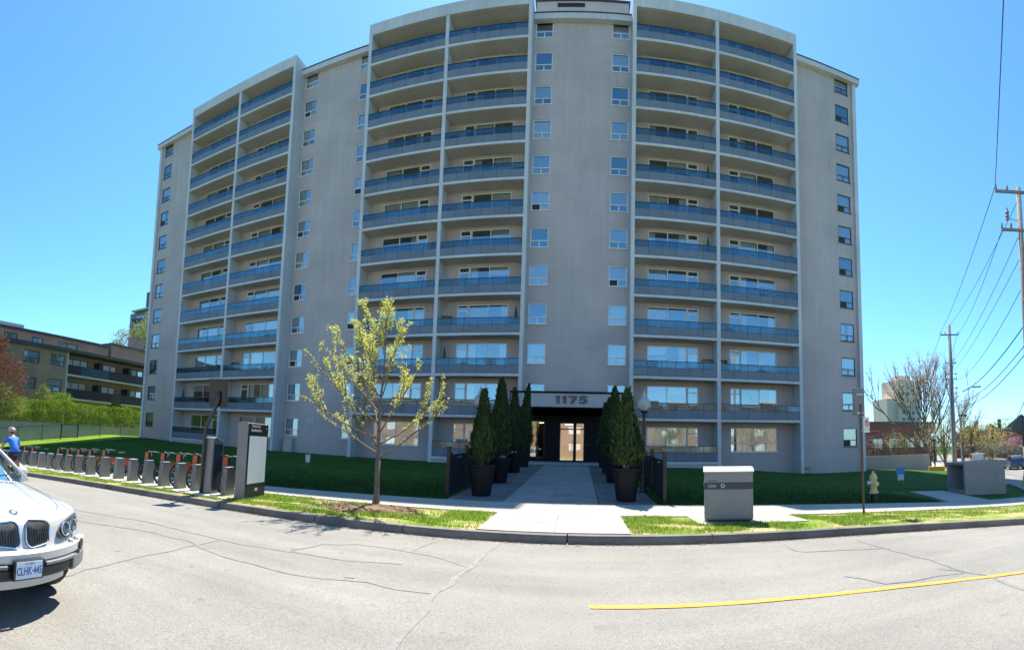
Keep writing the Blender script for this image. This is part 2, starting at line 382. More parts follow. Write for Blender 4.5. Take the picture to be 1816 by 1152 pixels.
# kerb stones
kerb = bpy.data.objects.new('kerb', None); COL.objects.link(kerb); kerb['kind'] = 'structure'; WL['kerb'] = (0,0,0)
kx = -34.
while kx < 15.5:
    L = rnd.choice((1.9, 2.6, 3.0)); b = MB(); xs = lin(kx+.012, kx+L-.012, 5); pr = []
    for x in xs:
        y = kerb_y(x); s = (kerb_y(x+.05)-kerb_y(x-.05))/.1; n = Vector((s, -1)).normalized(); z = zroad(x); j = rnd.uniform(-.006,.006)
        pr.append([(x+n.x*d, y+n.y*d+j, z+h) for d, h in ((.02,-.12),(.005,.10),(-.02,.142),(-.17,.148),(-.17,-.12))])
    for i in range(5):
        b.add(pr[i]+pr[i+1], [(k, k+1, 5+k+1, 5+k) for k in range(4)])
    b.add(pr[0], [(0,1,2,3,4)]); b.add(pr[-1], [(4,3,2,1,0)])
    b.build('kerbstone', M['kerb'], kerb, fixn=True); kx += L

M['joint'] = mat('joint_sand', (.14,.13,.115), .95, .3, 12)
drape(lin(-30,20,60), lambda x: lin(11.0, 13.32, 4), lambda x, y: bank(x,y)-.012, 'pavement_bed', M['joint'])
drape(lin(-1.86,.94,6), lambda x: lin(kerb_y(x)+.17, 11.3, 6), lambda x, y: bank(x,y)+.002, 'pavement_bed', M['joint'])
drape(lin(-3.72,2.16,10), lambda x: lin(13.25, 32, 24), lambda x, y: bank(x,y)-.012, 'path_bed', M['joint'])
# pavement in slabs
walk = bpy.data.objects.new('pavement', None); COL.objects.link(walk); walk['kind'] = 'structure'; WL[walk.name] = (0,0,0)
def slab(x0, x1, y0f, y1f, m, par, name, off=.015, th=.1, gap=.005, nx=3, ny=3):
    b = MB(); tilt = rnd.uniform(-.003,.003)
    xs = lin(x0+gap, x1-gap, nx); k = ny+1; top = []
    for x in xs:
        a, c = (y0f(x) if callable(y0f) else y0f)+gap, (y1f(x) if callable(y1f) else y1f)-gap
        top += [(x, y, bank(x, y)+off+tilt) for y in lin(a, c, ny)]
    b.v = top
    for i in range(nx):
        for j in range(ny): b.f.append((i*k+j, (i+1)*k+j, (i+1)*k+j+1, i*k+j+1)); b.m.append(0)
    loop = [i*k for i in range(nx+1)]+[nx*k+j for j in range(1,k)]+[i*k+k-1 for i in range(nx-1,-1,-1)]+[j for j in range(k-2,0,-1)]
    o = len(b.v); b.v += [(b.v[i][0], b.v[i][1], b.v[i][2]-th) for i in loop]; n = len(loop)
    for i in range(n): b.f.append((loop[i], o+i, o+(i+1)%n, loop[(i+1)%n])); b.m.append(0)
    return b.build(name, m, par)
def sw0(x): return 11.15-.02*(x+1) if x < 4 else 11.05-.06*(x-4) if x < 10 else 10.69-.02*(x-10)
def sw1(x): return 13.3
x = -30.
while x < 20:
    slab(x, x+1.5, sw0, sw1, M['concrete'], walk, 'paving_slab'); x += 1.5
for x0, x1 in ((-1.85,-.45),(-.45,.93)):
    slab(x0, x1, lambda x: kerb_y(x)+.18, 9.95, M['concrete'], walk, 'paving_slab'); slab(x0, x1, 9.95, sw0, M['concrete'], walk, 'paving_slab')
slab(2.45, 4.95, 9.85, lambda x: sw0(x), M['concrete'], walk, 'paving_slab')
path = bpy.data.objects.new('path', None); COL.objects.link(path); path['kind'] = 'structure'; WL[path.name] = (0,0,0)
y = 13.3
while y < 31.5:
    for x0, x1 in ((-2.08,-.78),(-.78,.52)): slab(x0, x1, y, min(y+1.55, 32.6), M['walkconc'], path, 'paving_slab', nx=2, ny=2)
    y += 1.55
for sx0, sx1 in ((-3.7,-2.1),(.54,2.14)):
    y = 13.32; r = 0; bulk = MB()
    while y < 31.4:
        xx = sx0-(.16 if r%2 else 0)
        while xx < sx1-.02:
            a, c = max(sx0, xx), min(sx1, xx+.33)
            if c-a > .05:
                if y < 18.6: slab(a, c, y, y+.225, M['paver'], path, 'paver', .012+rnd.uniform(-.004,.004), .06, .006, 1, 1)
                else:
                    z = bank((a+c)/2, y+.1)+.012; bulk.box(a+.006, c-.006, y+.006, y+.219, z-.06, z)
            xx += .33
        y += .225; r += 1
    o = bulk.build('paver', M['paver'], path); o['kind'] = 'stuff'
# side path to the concrete enclosure, laid in three slabs
def polyslab(pts, m, par, name, off=.02):
    b = MB(); n = len(pts); b.v = [(x, y, bank(x, y)+off) for x, y in pts]+[(x, y, bank(x, y)-.12) for x, y in pts]
    b.f = [tuple(range(n))]+[(i, n+i, n+(i+1)%n, (i+1)%n) for i in range(n)]; b.m = [0]*len(b.f)
    return b.build(name, m, par, fixn=True)
polyslab([(12.4,13.32),(14.6,13.32),(15.2,15.2),(13.2,15.2)], M['concrete'], path, 'paving_slab')
polyslab([(13.2,15.22),(15.2,15.22),(16.0,17.6),(14.0,17.6)], M['concrete'], path, 'paving_slab')

# the sunlit verge between kerb and pavement, with real blades of grass
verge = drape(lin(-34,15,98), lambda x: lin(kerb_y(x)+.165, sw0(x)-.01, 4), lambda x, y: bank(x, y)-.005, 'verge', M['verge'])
def on_verge(x, y):
    if not (kerb_y(x)+.18 < y < sw0(x)-.02): return False
    if -1.87 < x < .95 or (2.43 < x < 4.97 and y > 9.84): return False
    return True
from mathutils import noise as mn
def grass(name, n, region, h0, h1, dens=None, m=None, par=None):
    b = MB(); k = 0
    for _ in range(n):
        x, y = region()
        if x is None: continue
        q = mn.noise((x*1.1, y*1.6, 3.))
        if dens and not dens(x, y, q): continue
        z = bank(x, y)-.01; h = rnd.uniform(h0, h1)*(1+.5*q); a = rnd.uniform(0, 6.28); w = .011
        l = rnd.uniform(.2,.8)*h; a2 = rnd.uniform(0, 6.28)
        dx, dy = math.cos(a)*w, math.sin(a)*w
        b.v += [(x-dx, y-dy, z), (x+dx, y+dy, z), (x+math.cos(a2)*l, y+math.sin(a2)*l, z+h)]
        b.f.append((k, k+1, k+2)); b.m.append(0); k += 3
    o = b.build(name, m or M['blade'], par); o['kind'] = 'stuff'; return o
TREE = (-4.96, 11.1)
def vreg():
    x = rnd.triangular(-22, 14, 0); y = rnd.uniform(8.7, 11.3); return (x, y) if on_verge(x, y) else (None, None)
grass('grass', 90000, vreg, .03, .085, lambda x, y, q: rnd.random() < sm(-.22, .16, q+.06)*sm(0, .35, min(y-kerb_y(x)-.14, sw0(x)+.12-y))*(.12 if (-6.6 < x < -2.9 and y > 9.7 and q < .4) else 1)*(.35+.65*sm(0,.5,min(abs(x+1.85),abs(x-.93))))+.04)
def lreg():
    x = rnd.uniform(-28, 18); y = 13.32+abs(rnd.gauss(0, 2.6))
    return (None, None) if (-3.75 < x < 2.2 or y > 30 or (x > 12.2 and y < 18)) else (x, y)
grass('lawn_grass', 60000, lreg, .04, .09, None, leafmat('shade_blade', [(.014,.036,.008),(.028,.068,.012),(.045,.10,.018)], .3))  # dark copy of the blades, shade of the tower painted in
# bark mulch round the street tree
b = MB(); n = 22; pts = []
for i in range(n):
    a = 6.2832*i/n; rr = .95*(1+.28*mn.noise((math.cos(a)*1.5, math.sin(a)*1.5, 8))); px, py = -4.65+1.25*rr*math.cos(a), 10.35+.8*rr*math.sin(a); pts.append((px, min(py, 11.13), bank(px, py)+.012))
b.v = pts+[(-4.8,10.6,bank(-4.8,10.6)+.05)]; b.f = [(i, (i+1)%n, n) for i in range(n)]; b.m = [0]*n
o = b.build('mulch', M['mulch']); o['kind'] = 'stuff'
b = MB()
for i in range(900):
    a, r = rnd.uniform(0, 6.28), math.sqrt(rnd.random()); px, py = -4.65+1.3*r*math.cos(a), 10.35+.78*r*math.sin(a); z = bank(px, py)+.02
    u = Vector((rnd.uniform(-1,1), rnd.uniform(-1,1), rnd.uniform(-.4,.4))).normalized()*rnd.uniform(.02,.045); v = u.cross(Vector((0,0,1))).normalized()*.012
    c = Vector((px, py, z+.01)); b.quad(c-u-v, c+u-v, c+u+v, c-u+v)
o = b.build('mulch_chips', mat('bark_chips', (.22,.13,.075), .95, .5, 30)); o['kind'] = 'stuff'

# ------------------------------------------------------------------ apartment tower
D, B = 31.98, 33.32
PX = [-35.6, -29.425, -23.437, -16.369, -10.168, -4.081, 3.308, 9.36, 15.626]
PWD = .13
XL, XR = -42.0, 21.85
HS = [2.7*(1+.05*(1-2*i/9)) for i in range(10)]
ZC = {1: .77, 2: 3.65}
for i, h in enumerate(HS): ZC[i+3] = ZC[i+2]+h
ZTOP = 33.12
BL = (-10, 38, .5)
bld = thing('apartment_building', 'twelve storey grey apartment block with rows of long balconies above the entrance', 'building', BL)

def wall_holes(b, x0, x1, z0, z1, y, holes, dep=.13, mi=0):
    xs = sorted({x0, x1, *[h[0] for h in holes], *[h[1] for h in holes]}); zs = sorted({z0, z1, *[h[2] for h in holes], *[h[3] for h in holes]})
    for i in range(len(xs)-1):
        for j in range(len(zs)-1):
            cx, cz = (xs[i]+xs[i+1])/2, (zs[j]+zs[j+1])/2
            if any(h[0] < cx < h[1] and h[2] < cz < h[3] for h in holes): continue
            b.quad((xs[i],y,zs[j]), (xs[i+1],y,zs[j]), (xs[i+1],y,zs[j+1]), (xs[i],y,zs[j+1]), mi)
    for a, c, e, f in holes:
        b.quad((a,y,e),(a,y+dep,e),(a,y+dep,f),(a,y,f),mi); b.quad((c,y,e),(c,y,f),(c,y+dep,f),(c,y+dep,e),mi)
        b.quad((a,y,f),(a,y+dep,f),(c,y+dep,f),(c,y,f),mi); b.quad((a,y,e),(c,y,e),(c,y+dep,e),(a,y+dep,e),mi)

# window kits (meshes shared by all alike windows; local x from 0, y into the wall, z from the sill)
def frame_kit(w, h, bars, t=.06, d=.06, sill=True):
    b = MB(); b.box(0,w,0,d,0,t); b.box(0,w,0,d,h-t,h); b.box(0,t,0,d,t,h-t); b.box(w-t,w,0,d,t,h-t)
    for kind, a, c, e in bars:
        if kind == 'v': b.box(a-t/2,a+t/2,.004,d-.004,c,e)
        else: b.box(c,e,.004,d-.004,a-t/2,a+t/2)
    if sill: b.box(-.04,w+.04,-.13,0,-.06,-.012)
    return b
def pane_kit(x0, x1, z0, z1, y=.03):
    b = MB(); b.quad((x0,y,z0),(x1,y,z0),(x1,y,z1),(x0,y,z1)); return b.mesh('pane', M['glass'])
def drape_kit(w, h, n=9, amp=.035, m=None):
    b = MB(); k = n*2
    for i in range(k+1):
        x = w*i/k; y = amp*math.sin(i*1.9)+amp*.6*math.sin(i*.73+1)
        b.v += [(x, y, 0), (x, y, h)]
    b.f = [(2*i, 2*i+2, 2*i+3, 2*i+1) for i in range(k)]; b.m = [0]*k
    return b.mesh('curtain', m or M['curtain'], smooth=True)
def blind_kit(w, h):
    b = MB(); b.box(0, w, 0, .01, 0, h); return b.mesh('blind', M['blind'])
WIN_W, WIN_H = 1.28, 1.45
SPLIT = .50
def small_bars(w): return [('h', SPLIT, 0, w), ('v', w*.5, 0, SPLIT)]
KIT = {}
for nm, fm in (('white', M['frame']), ('dark', M['frame_dark'])):
    KIT[nm] = frame_kit(WIN_W, WIN_H, small_bars(WIN_W)).mesh('window', fm)
P_UP = pane_kit(.05, WIN_W-.05, SPLIT+.02, WIN_H-.05); P_LO = pane_kit(.05, WIN_W-.05, .05, SPLIT-.02)
P_LO_R = pane_kit(WIN_W*.5+.03, WIN_W-.05, .05, SPLIT-.02); SCREEN = MB(); SCREEN.box(.06, WIN_W*.5-.03, .05, .056, .05, SPLIT-.03); SCREEN = SCREEN.mesh('fly_screen', mat('fly_screen', (.03,.033,.037), .8, .1))
BW_W, BW_H = 2.85, 1.61
KIT['balc'] = frame_kit(BW_W, BW_H, [('v', BW_W/2, 0, BW_H), ('h', .42, 0, BW_W)], .06, .07).mesh('window', M['frame'])
P_B1 = pane_kit(.06, BW_W/2-.03, .06, BW_H-.06); P_B2 = pane_kit(BW_W/2+.03, BW_W-.06, .06, BW_H-.06)
GW_W, GW_H = 3.65, 1.75
KIT['ground'] = frame_kit(GW_W, GW_H, [('v', GW_W/2, 0, GW_H), ('h', .66, 0, GW_W), ('v', GW_W/4, 0, .66), ('v', GW_W*3/4, 0, .66)], .06, .07).mesh('window', M['frame'])
P_G1 = pane_kit(.06, GW_W/2-.03, .06, GW_H-.06); P_G2 = pane_kit(GW_W/2+.03, GW_W-.06, .06, GW_H-.06)
DR_W, DR_H = .82, 2.33
KIT['door'] = frame_kit(DR_W, DR_H, [('h', 1.9, 0, DR_W), ('h', .85, .06, DR_W-.06)], .075, .06, False).mesh('balcony_door', M['frame'])
P_D = pane_kit(.07, DR_W-.07, .9, DR_H-.07); DOOR_P = MB(); DOOR_P.box(.07, DR_W-.07, .012, .03, .05, .84); DOOR_P = DOOR_P.mesh('kick_panel', M['frame'])
DOOR_FULL = MB(); DOOR_FULL.box(.07, DR_W-.07, .034, .045, .86, 1.87); DOOR_FULL = DOOR_FULL.mesh('door_leaf', M['frame'])
CUR = {'full': drape_kit(WIN_W-.1, WIN_H-.1), 'side': drape_kit(.42, WIN_H-.1, 5), 'blind': blind_kit(WIN_W-.1, WIN_H-.12), 'half': blind_kit(WIN_W-.1, WIN_H-SPLIT-.06),
       'bfull': drape_kit(BW_W/2-.1, BW_H-.1, 10), 'bside': drape_kit(.5, BW_H-.1, 6), 'bblind': blind_kit(BW_W/2-.08, BW_H-.14), 'bhalf': blind_kit(BW_W/2-.08, .55),
       'gfull': drape_kit(GW_W/2-.1, GW_H-.1, 12)}
def put(name, me, par, x, y, z):
    o = link(name, me, par); w = WL[par.name]; o.location = (x-w[0], y-w[1], z-w[2]); WL[o.name] = (x, y, z); return o
def sub(name, me, par, x, y, z): o = link(name, me, par); o.location = (x, y, z); return o
def tiltp(o): o.rotation_euler = (R(rnd.uniform(-.5,.5)), 0, R(rnd.uniform(-.35,.35)))
def small_window(x, z, y, kit, style=None):
    w = put('window', KIT[kit], bld, x, y, z); tiltp(sub('pane', P_UP, w, 0, 0, 0)); op = rnd.random() < .3; tiltp(sub('pane', P_LO_R if op else P_LO, w, 0, .004, 0))
    if op: sub('fly_screen', SCREEN, w, 0, 0, 0)
    s = style or rnd.choice(('full','full','side','blind','half','half','none','none','full'))
    if s == 'full': sub('curtain', CUR['full'], w, .05, .17, .05)
    if s == 'side': sub('curtain', CUR['side'], w, .05, .17, .05); sub('curtain', CUR['side'], w, WIN_W-.47, .17, .05)
    if s == 'blind': sub('blind', CUR['blind'], w, .05, .13, .06)
    if s == 'half': sub('blind', CUR['half'], w, .05, .13, SPLIT+.01)
def balc_window(x, z, y):
    w = put('window', KIT['balc'], bld, x, y, z); tiltp(sub('pane', P_B1, w, 0, 0, 0)); tiltp(sub('pane', P_B2, w, 0, 0, 0))
    for k in (0, 1):
        s = rnd.choice(('full','side','blind','half','none','none','full','side')); x0 = .05+k*BW_W/2
        if s == 'full': sub('curtain', CUR['bfull'], w, x0, .2, .05)
        if s == 'side': sub('curtain', CUR['bside'], w, x0 if k == 0 else BW_W-.55, .2, .05)
        if s == 'blind': sub('blind', CUR['bblind'], w, x0, .14, .07)
        if s == 'half': sub('blind', CUR['bhalf'], w, x0, .14, BW_H-.62)
def balc_door(x, z, y):
    w = put('balcony_door', KIT['door'], bld, x, y, z); sub('pane', P_D, w, 0, 0, 0); sub('kick_panel', DOOR_P, w, 0, 0, 0)
    if rnd.random() < .3: sub('door_leaf', DOOR_FULL, w, 0, 0, 0)

# walls with their openings, bay by bay
FR = .10
def win_z(k): return ZC[k]+1.0
zones = []
def recess(x0, x1, cols, floors, kit):
    b = MB(); holes = []
    for cx in cols:
        for k in floors: holes.append((cx, cx+WIN_W, win_z(k), win_z(k)+WIN_H))
    wall_holes(b, x0, x1, -.4, 33.2, B, holes); b.build('wall', M['wall'], bld)
    for cx in cols:
        for k in floors: small_window(cx, win_z(k), B+.05, kit if not isinstance(kit, dict) else kit[cx])
recess(XL, PX[0]-PWD, [-41.35], range(1,13), 'dark')
recess(PX[2]+PWD, PX[3]-PWD, [-23.12, -17.85], range(1,13), {-23.12: 'white', -17.85: 'white'})
b = MB(); holes = [(cx, cx+WIN_W, win_z(k), win_z(k)+WIN_H) for cx in (-3.82, 1.78) for k in range(2,13)]
wall_holes(b, PX[5]+PWD, PX[6]-PWD, 3.9, 33.2, B, holes); b.build('wall', M['wall'], bld)
for cx in (-3.82, 1.78):
    for k in range(2,13): small_window(cx, win_z(k), B+.05, 'white', rnd.choice(('full','half','none','full','blind')))
recess(PX[8]+PWD, XR, [19.92], range(1,13), 'dark')
BAYS = [(0,1,'L'),(1,2,'R'),(3,4,'L'),(4,5,'R'),(6,7,'L'),(7,8,'R')]
GROUND = {0: 'terrace', 1: 'window', 2: 'window', 3: 'terrace', 4: 'terrace', 5: 'window'}
for bi, (i, j, side) in enumerate(BAYS):
    xa, xb = PX[i]+PWD, PX[j]-PWD; b = MB(); holes = []; items = []
    if side == 'L': xw, xd = xa+1.1, xa+1.1+BW_W+.02
    else: xd = xa+1.08; xw = xd+DR_W+.02
    for k in range(1,13):
        if k == 1 and GROUND[bi] == 'window':
            gx = xa+1.1; gz = ZC[1]+.72; holes.append((gx, gx+GW_W, gz, gz+GW_H)); items.append(('g', gx, gz)); continue
        wz = ZC[k]+.84; dz = ZC[k]+.12
        holes.append((xw, xw+BW_W, wz, wz+BW_H)); holes.append((xd, xd+DR_W, dz, dz+DR_H)); items += [('w', xw, wz), ('d', xd, dz)]
    wall_holes(b, xa, xb, -.3, 33.1, B, holes); b.build('wall', M['wall'], bld)
    for t, x, z in items:
        if t == 'w': balc_window(x, z, B+.05)
        elif t == 'd': balc_door(x, z, B+.05)
        else:
            w = put('window', KIT['ground'], bld, x, B+.05, z); sub('pane', P_G1, w, 0, 0, 0); sub('pane', P_G2, w, 0, 0, 0)
            if bi != 2: sub('curtain', CUR['gfull'], w, .05, .2, .05); sub('curtain', CUR['gfull'], w, .05+GW_W/2, .2, .05)
            else: sub('curtain', CUR['gfull'], w, .05, .2, .05)

# piers, parapets, roof slabs of the three balcony blocks
for i, px in enumerate(PX):
    b = MB(); end = i in (0,2,3,5,6,8)
    b.box(px-PWD, px+PWD, D, B+.02 if not end else B+.02, -.4, ZTOP if not end else 33.98); b.build('pier', M['white'], bld)
for i, j in ((0,2),(3,5),(6,8)):
    b = MB(); x0, x1 = PX[i]+PWD, PX[j]-PWD
    b.box(x0, x1, D, D+.25, ZTOP-.04, 33.98); b.build('parapet', M['white'], bld)
    b = MB(); b.box(x0, x1, D+.25, B+.3, ZTOP, ZTOP+.25); b.build('roof_slab', M['soffit'], bld)
    b = MB(); b.box(PX[i]-PWD, PX[j]+PWD, B+.02, B+.3, 33.2, 33.98); b.build('parapet', M['white'], bld)
# balconies
NP = 6
up_panel, up_glass = MB(), MB()
SLABM, PANM, GLM, RAILM = {}, {}, {}, {}
for bi, (i, j, side) in enumerate(BAYS):
    xa, xb = PX[i]+PWD, PX[j]-PWD; W = xb-xa; pw = W/NP
    b = MB(); b.box(0, W, 0, .16, -.095, .095, 0); b.box(0, W, .16, B-D, -.088, .088, 1); slabm = b.mesh('balcony', [M['white'], M['soffit']])
    b = MB(); b.box(.012, pw-.012, 0, .025, .14, .66); panm = b.mesh('panel', M['panel'])
    b = MB(); b.box(.02, pw-.02, .006, .016, .70, 1.10); glm = b.mesh('glass_pane', M['railglass'])
    b = MB(); b.box(0, W, -.01, .045, 1.10, 1.145); b.box(0, W, .028, .05, .665, .695); b.box(0, W, .028, .05, .112, .138)
    for q in range(NP+1):
        xq = min(max(pw*q, .018), W-.018); b.box(xq-.017, xq+.017, .028, .06, .10, 1.10)
    railm = b.mesh('railing', M['dark'])
    for k in range(1,13):
        if k == 1 and GROUND[bi] != 'terrace': continue
        z = ZC[k]
        s = put('balcony', slabm, bld, xa, D, z)
        sub('railing', railm, s, 0, .03, 0)
        for q in range(NP):
            if k <= 9:
                sub('panel', panm, s, pw*q, .03, 0); sub('glass_pane', glm, s, pw*q, .03, 0)
            else:
                x0 = xa+pw*q; up_panel.box(x0+.012, x0+pw-.012, D+.03, D+.055, z+.14, z+.66); up_glass.box(x0+.02, x0+pw-.02, D+.036, D+.046, z+.70, z+1.10)
        if k == 1: 
            bb = MB(); bb.box(xa, xb, D+.02, D+.2, -.3, ZC[1]-.112); bb.build('plinth', M['wall'], bld)
o = up_panel.build('panel', M['panel'], bld); o['kind'] = 'stuff'
o = up_glass.build('glass_pane', M['railglass'], bld); o['kind'] = 'stuff'
# fascias over the recesses, corner pilasters, body, roof, penthouse
for x0, x1, ex in ((XL-.3, PX[0]-PWD, 0), (PX[2]+PWD, PX[3]-PWD, 0), (PX[5]+PWD, PX[6]-PWD, 0), (PX[8]+PWD, XR+.3, 0)):
    b = MB(); b.box(x0, x1, B-.42, B-.002, 32.76, 33.2); b.build('fascia', M['white'], bld)
    b = MB(); b.box(x0, x1, B-.46, B+.5, 33.2, 33.28); b.build('roof_edge', M['dark'], bld)
for x0, x1 in ((XL-.02, XL+.32), (XR-.32, XR+.02)):
    b = MB(); b.box(x0, x1, B-.22, B-.002, -.4, 32.74); b.build('pilaster', M['white'], bld)
b = MB(); Yb = 52.
b.quad((XL,B,-.6),(XL,B,33.2),(XL,Yb,33.2),(XL,Yb,-.6)); b.quad((XR,B,-.6),(XR,Yb,-.6),(XR,Yb,33.2),(XR,B,33.2))
b.quad((XL,Yb,-.6),(XL,Yb,33.2),(XR,Yb,33.2),(XR,Yb,-.6)); b.quad((XL,B+.3,33.195),(XR,B+.3,33.195),(XR,Yb,33.195),(XL,Yb,33.195)); b.build('body', M['wall'], bld)
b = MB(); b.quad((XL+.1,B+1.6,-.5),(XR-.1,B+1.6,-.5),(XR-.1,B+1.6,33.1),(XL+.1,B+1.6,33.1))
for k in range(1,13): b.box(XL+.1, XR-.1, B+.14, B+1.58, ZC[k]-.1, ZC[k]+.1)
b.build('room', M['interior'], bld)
b = MB(); b.box(-4.35, 3.4, 38.2, 47, 33.28, 39.3); ph = b.build('penthouse', M['wall'], bld)
b = MB(); b.box(-4.5, 3.55, 38.05, 47.1, 39.3, 39.42); b.build('coping', M['dark'], ph)
b = MB()
for q in range(6): b.box(-2.6, -.3, 38.14, 38.19, 38.75+q*.06, 38.78+q*.06)
b.build('louvre', M['dark'], ph)
# small wall fittings
b = MB(); b.box(-15.9+.6,-14.7+.6,B-.05,B-.003,2.55,3.05); 
b = MB(); b.box(-21.0,-20.2,B-.05,B-.004,2.75,3.3)
for q in range(5): b.box(-20.95,-20.25,B-.075,B-.05,2.8+q*.1,2.86+q*.1)
b.build('louvre', M['soffit'], bld)
b = MB(); b.box(-22.9,-22.05,B-.45,B-.004,.42,1.5); b.box(-22.95,-22.0,B-.47,B-.004,1.5,1.55); b.build('meter_box', M['wall'], bld, bevel=.01)
b = MB(); b.box(15.95,17.0,B-.35,B-.004,.25,1.15); b.box(15.92,17.03,B-.37,B-.004,1.15,1.2); b.build('meter_box', M['wall'], bld, bevel=.01)

# ------------------------------------------------------------------ entrance and canopy
CX0, CX1, CY = -4.33, 2.86, 29.6
def text_mesh(s, size, ext, m, name, bold=0, xs=1., align='CENTER', shear=0):
    c = bpy.data.curves.new(name, 'FONT'); c.body = s; c.size = size; c.extrude = ext; c.offset = bold; c.align_x = align; c.align_y = 'CENTER'; c.resolution_u = 3; c.shear = shear
    t = bpy.data.objects.new(name, c); COL.objects.link(t)
    me = bpy.data.meshes.new_from_object(t, depsgraph=bpy.context.evaluated_depsgraph_get()); bpy.data.objects.remove(t)
    me.transform(Matrix(((xs,0,0,0),(0,0,-1,0),(0,1,0,0),(0,0,0,1))))   # upright, facing -Y
    me.name = name; me.materials.clear(); me.materials.append(m); return me
b = MB(); b.box(CX0, CX1, CY, CY+.22, 4.18, 5.02); b.box(CX0, CX0+.22, CY+.22, B-.01, 4.18, 5.02); b.box(CX1-.22, CX1, CY+.22, B-.01, 4.18, 5.02)
canopy = b.build('canopy', M['canopy'], bld)
b = MB(); b.box(CX0-.05, CX1+.05, CY-.06, B-.004, 5.02, 5.14); b.box(CX0-.05, CX0-.004, CY-.05, B-.01, 4.16, 5.015); b.build('canopy_edge', M['navy'], canopy)
b = MB(); b.box(CX0+.22, CX1-.22, CY+.22, B-.01, 4.3, 4.36); b.build('canopy_ceiling', M['navy'], canopy)
DIG = {'1': [[(0,0),(.42,0),(.42,1),(.16,1),(0,.78),(0,.70),(.14,.72),(.14,.0)]][0:0] or [[(.13,0),(.45,0),(.45,1),(.22,1),(.0,.80),(.0,.64),(.13,.69)]],
       '7': [[(0,.76),(.46,.76),(.14,0),(.48,0),(.84,.74),(.84,1),(0,1)]],
       '5': [[(.08,1),(.78,1),(.78,.78),(.33,.78),(.31,.66),(.52,.68),(.70,.62),(.82,.50),(.84,.33),(.78,.15),(.64,.03),(.42,-.02),(.18,0),(0,.10),(0,.33),(.14,.24),(.34,.20),(.48,.24),(.52,.34),(.46,.44),(.30,.46),(.05,.40)]]}
xx = -1.72
for ch, wd2 in (('1',.52),('1',.52),('7',.90),('5',.86)):
    bb = MB(); poly = [(xx+px_*.62+.14, 4.40+pz_*.48) for px_, pz_ in DIG[ch][0]]; bb.prism(poly, 'y', CY-.05, CY-.004); bb.build('address_digit', M['digit'], canopy, fixn=True); xx += wd2*.64+.07
for lx in (-2.5,-.75,1.0):
    b = MB(); b.lathe([(.13,0),(.15,.0),(.15,.03),(.13,.04)], (lx, 30.9, 4.262), 14); b.build('downlight', M['steel'], canopy)
b = MB(); EY = B+.0
wall_holes(b, PX[5]+PWD, PX[6]-PWD, .4, 4.3, EY, [(-3.5,-2.45,.95,3.55),(-1.45,-.42,.75,3.45),(-.36,.28,.75,3.45),(1.75,2.35,.95,3.3)], .2); ent = b.build('entrance_wall', M['navy'], bld)
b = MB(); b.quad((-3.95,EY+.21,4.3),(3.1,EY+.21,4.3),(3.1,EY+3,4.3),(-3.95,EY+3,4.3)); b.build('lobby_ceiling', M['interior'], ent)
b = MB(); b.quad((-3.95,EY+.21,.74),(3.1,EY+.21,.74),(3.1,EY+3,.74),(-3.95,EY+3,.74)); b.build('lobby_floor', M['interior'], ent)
M['doorglass'] = glassmat('door_glass', .5, (.4,.36,.34), (1,.95,.9))
for nm, x0, x1, z0, z1 in (('entrance_door',-1.45,-.42,.75,3.45),('side_light',-.36,.28,.75,3.45),('lobby_window',-3.5,-2.45,.95,3.55),('lobby_window',1.75,2.35,.95,3.3)):
    b = MB(); t = .075
    b.box(x0,x1,EY+.06,EY+.12,z0,z0+t*1.6); b.box(x0,x1,EY+.06,EY+.12,z1-t,z1); b.box(x0,x0+t,EY+.06,EY+.12,z0,z1); b.box(x1-t,x1,EY+.06,EY+.12,z0,z1)
    b.box(x0+t,x1-t,EY+.065,EY+.115,z1-.5,z1-.42) if nm != 'lobby_window' else b.box((x0+x1)/2-.03,(x0+x1)/2+.03,EY+.065,EY+.115,z0,z1)
    dr = b.build(nm, M['black'], bld)
    b = MB(); b.quad((x0+t,EY+.09,z0+t),(x1-t,EY+.09,z0+t),(x1-t,EY+.09,z1-t),(x0+t,EY+.09,z1-t)); b.build('pane', M['doorglass'], dr)
    if nm == 'entrance_door': b = MB(); b.box(x1-.17,x1-.13,EY-.0,EY+.05,1.5,2.3); b.build('handle', M['steel'], dr)
M['lamp'] = emit('lobby_lamp', (1,.93,.8), 6)
b = MB(); b.box(-1.1,-.55,EY+1.2,EY+1.4,3.33,3.38); b.build('lobby_light', M['lamp'], ent)
b = MB(); b.box(-2.9,-2.5,EY+.8,EY+1.0,3.4,3.45); b.build('lobby_light', M['lamp'], ent)
b = MB(); b.lathe([(.05,0),(.06,.02),(.05,.04)], (.45,EY-.04,1.9), 10); b.build('door_bell', M['steel'], ent)
b = MB(); b.box(-4.0,3.2,29.2,EY-.002,.55,.765); b.build('entrance_step', M['concrete'], bld)

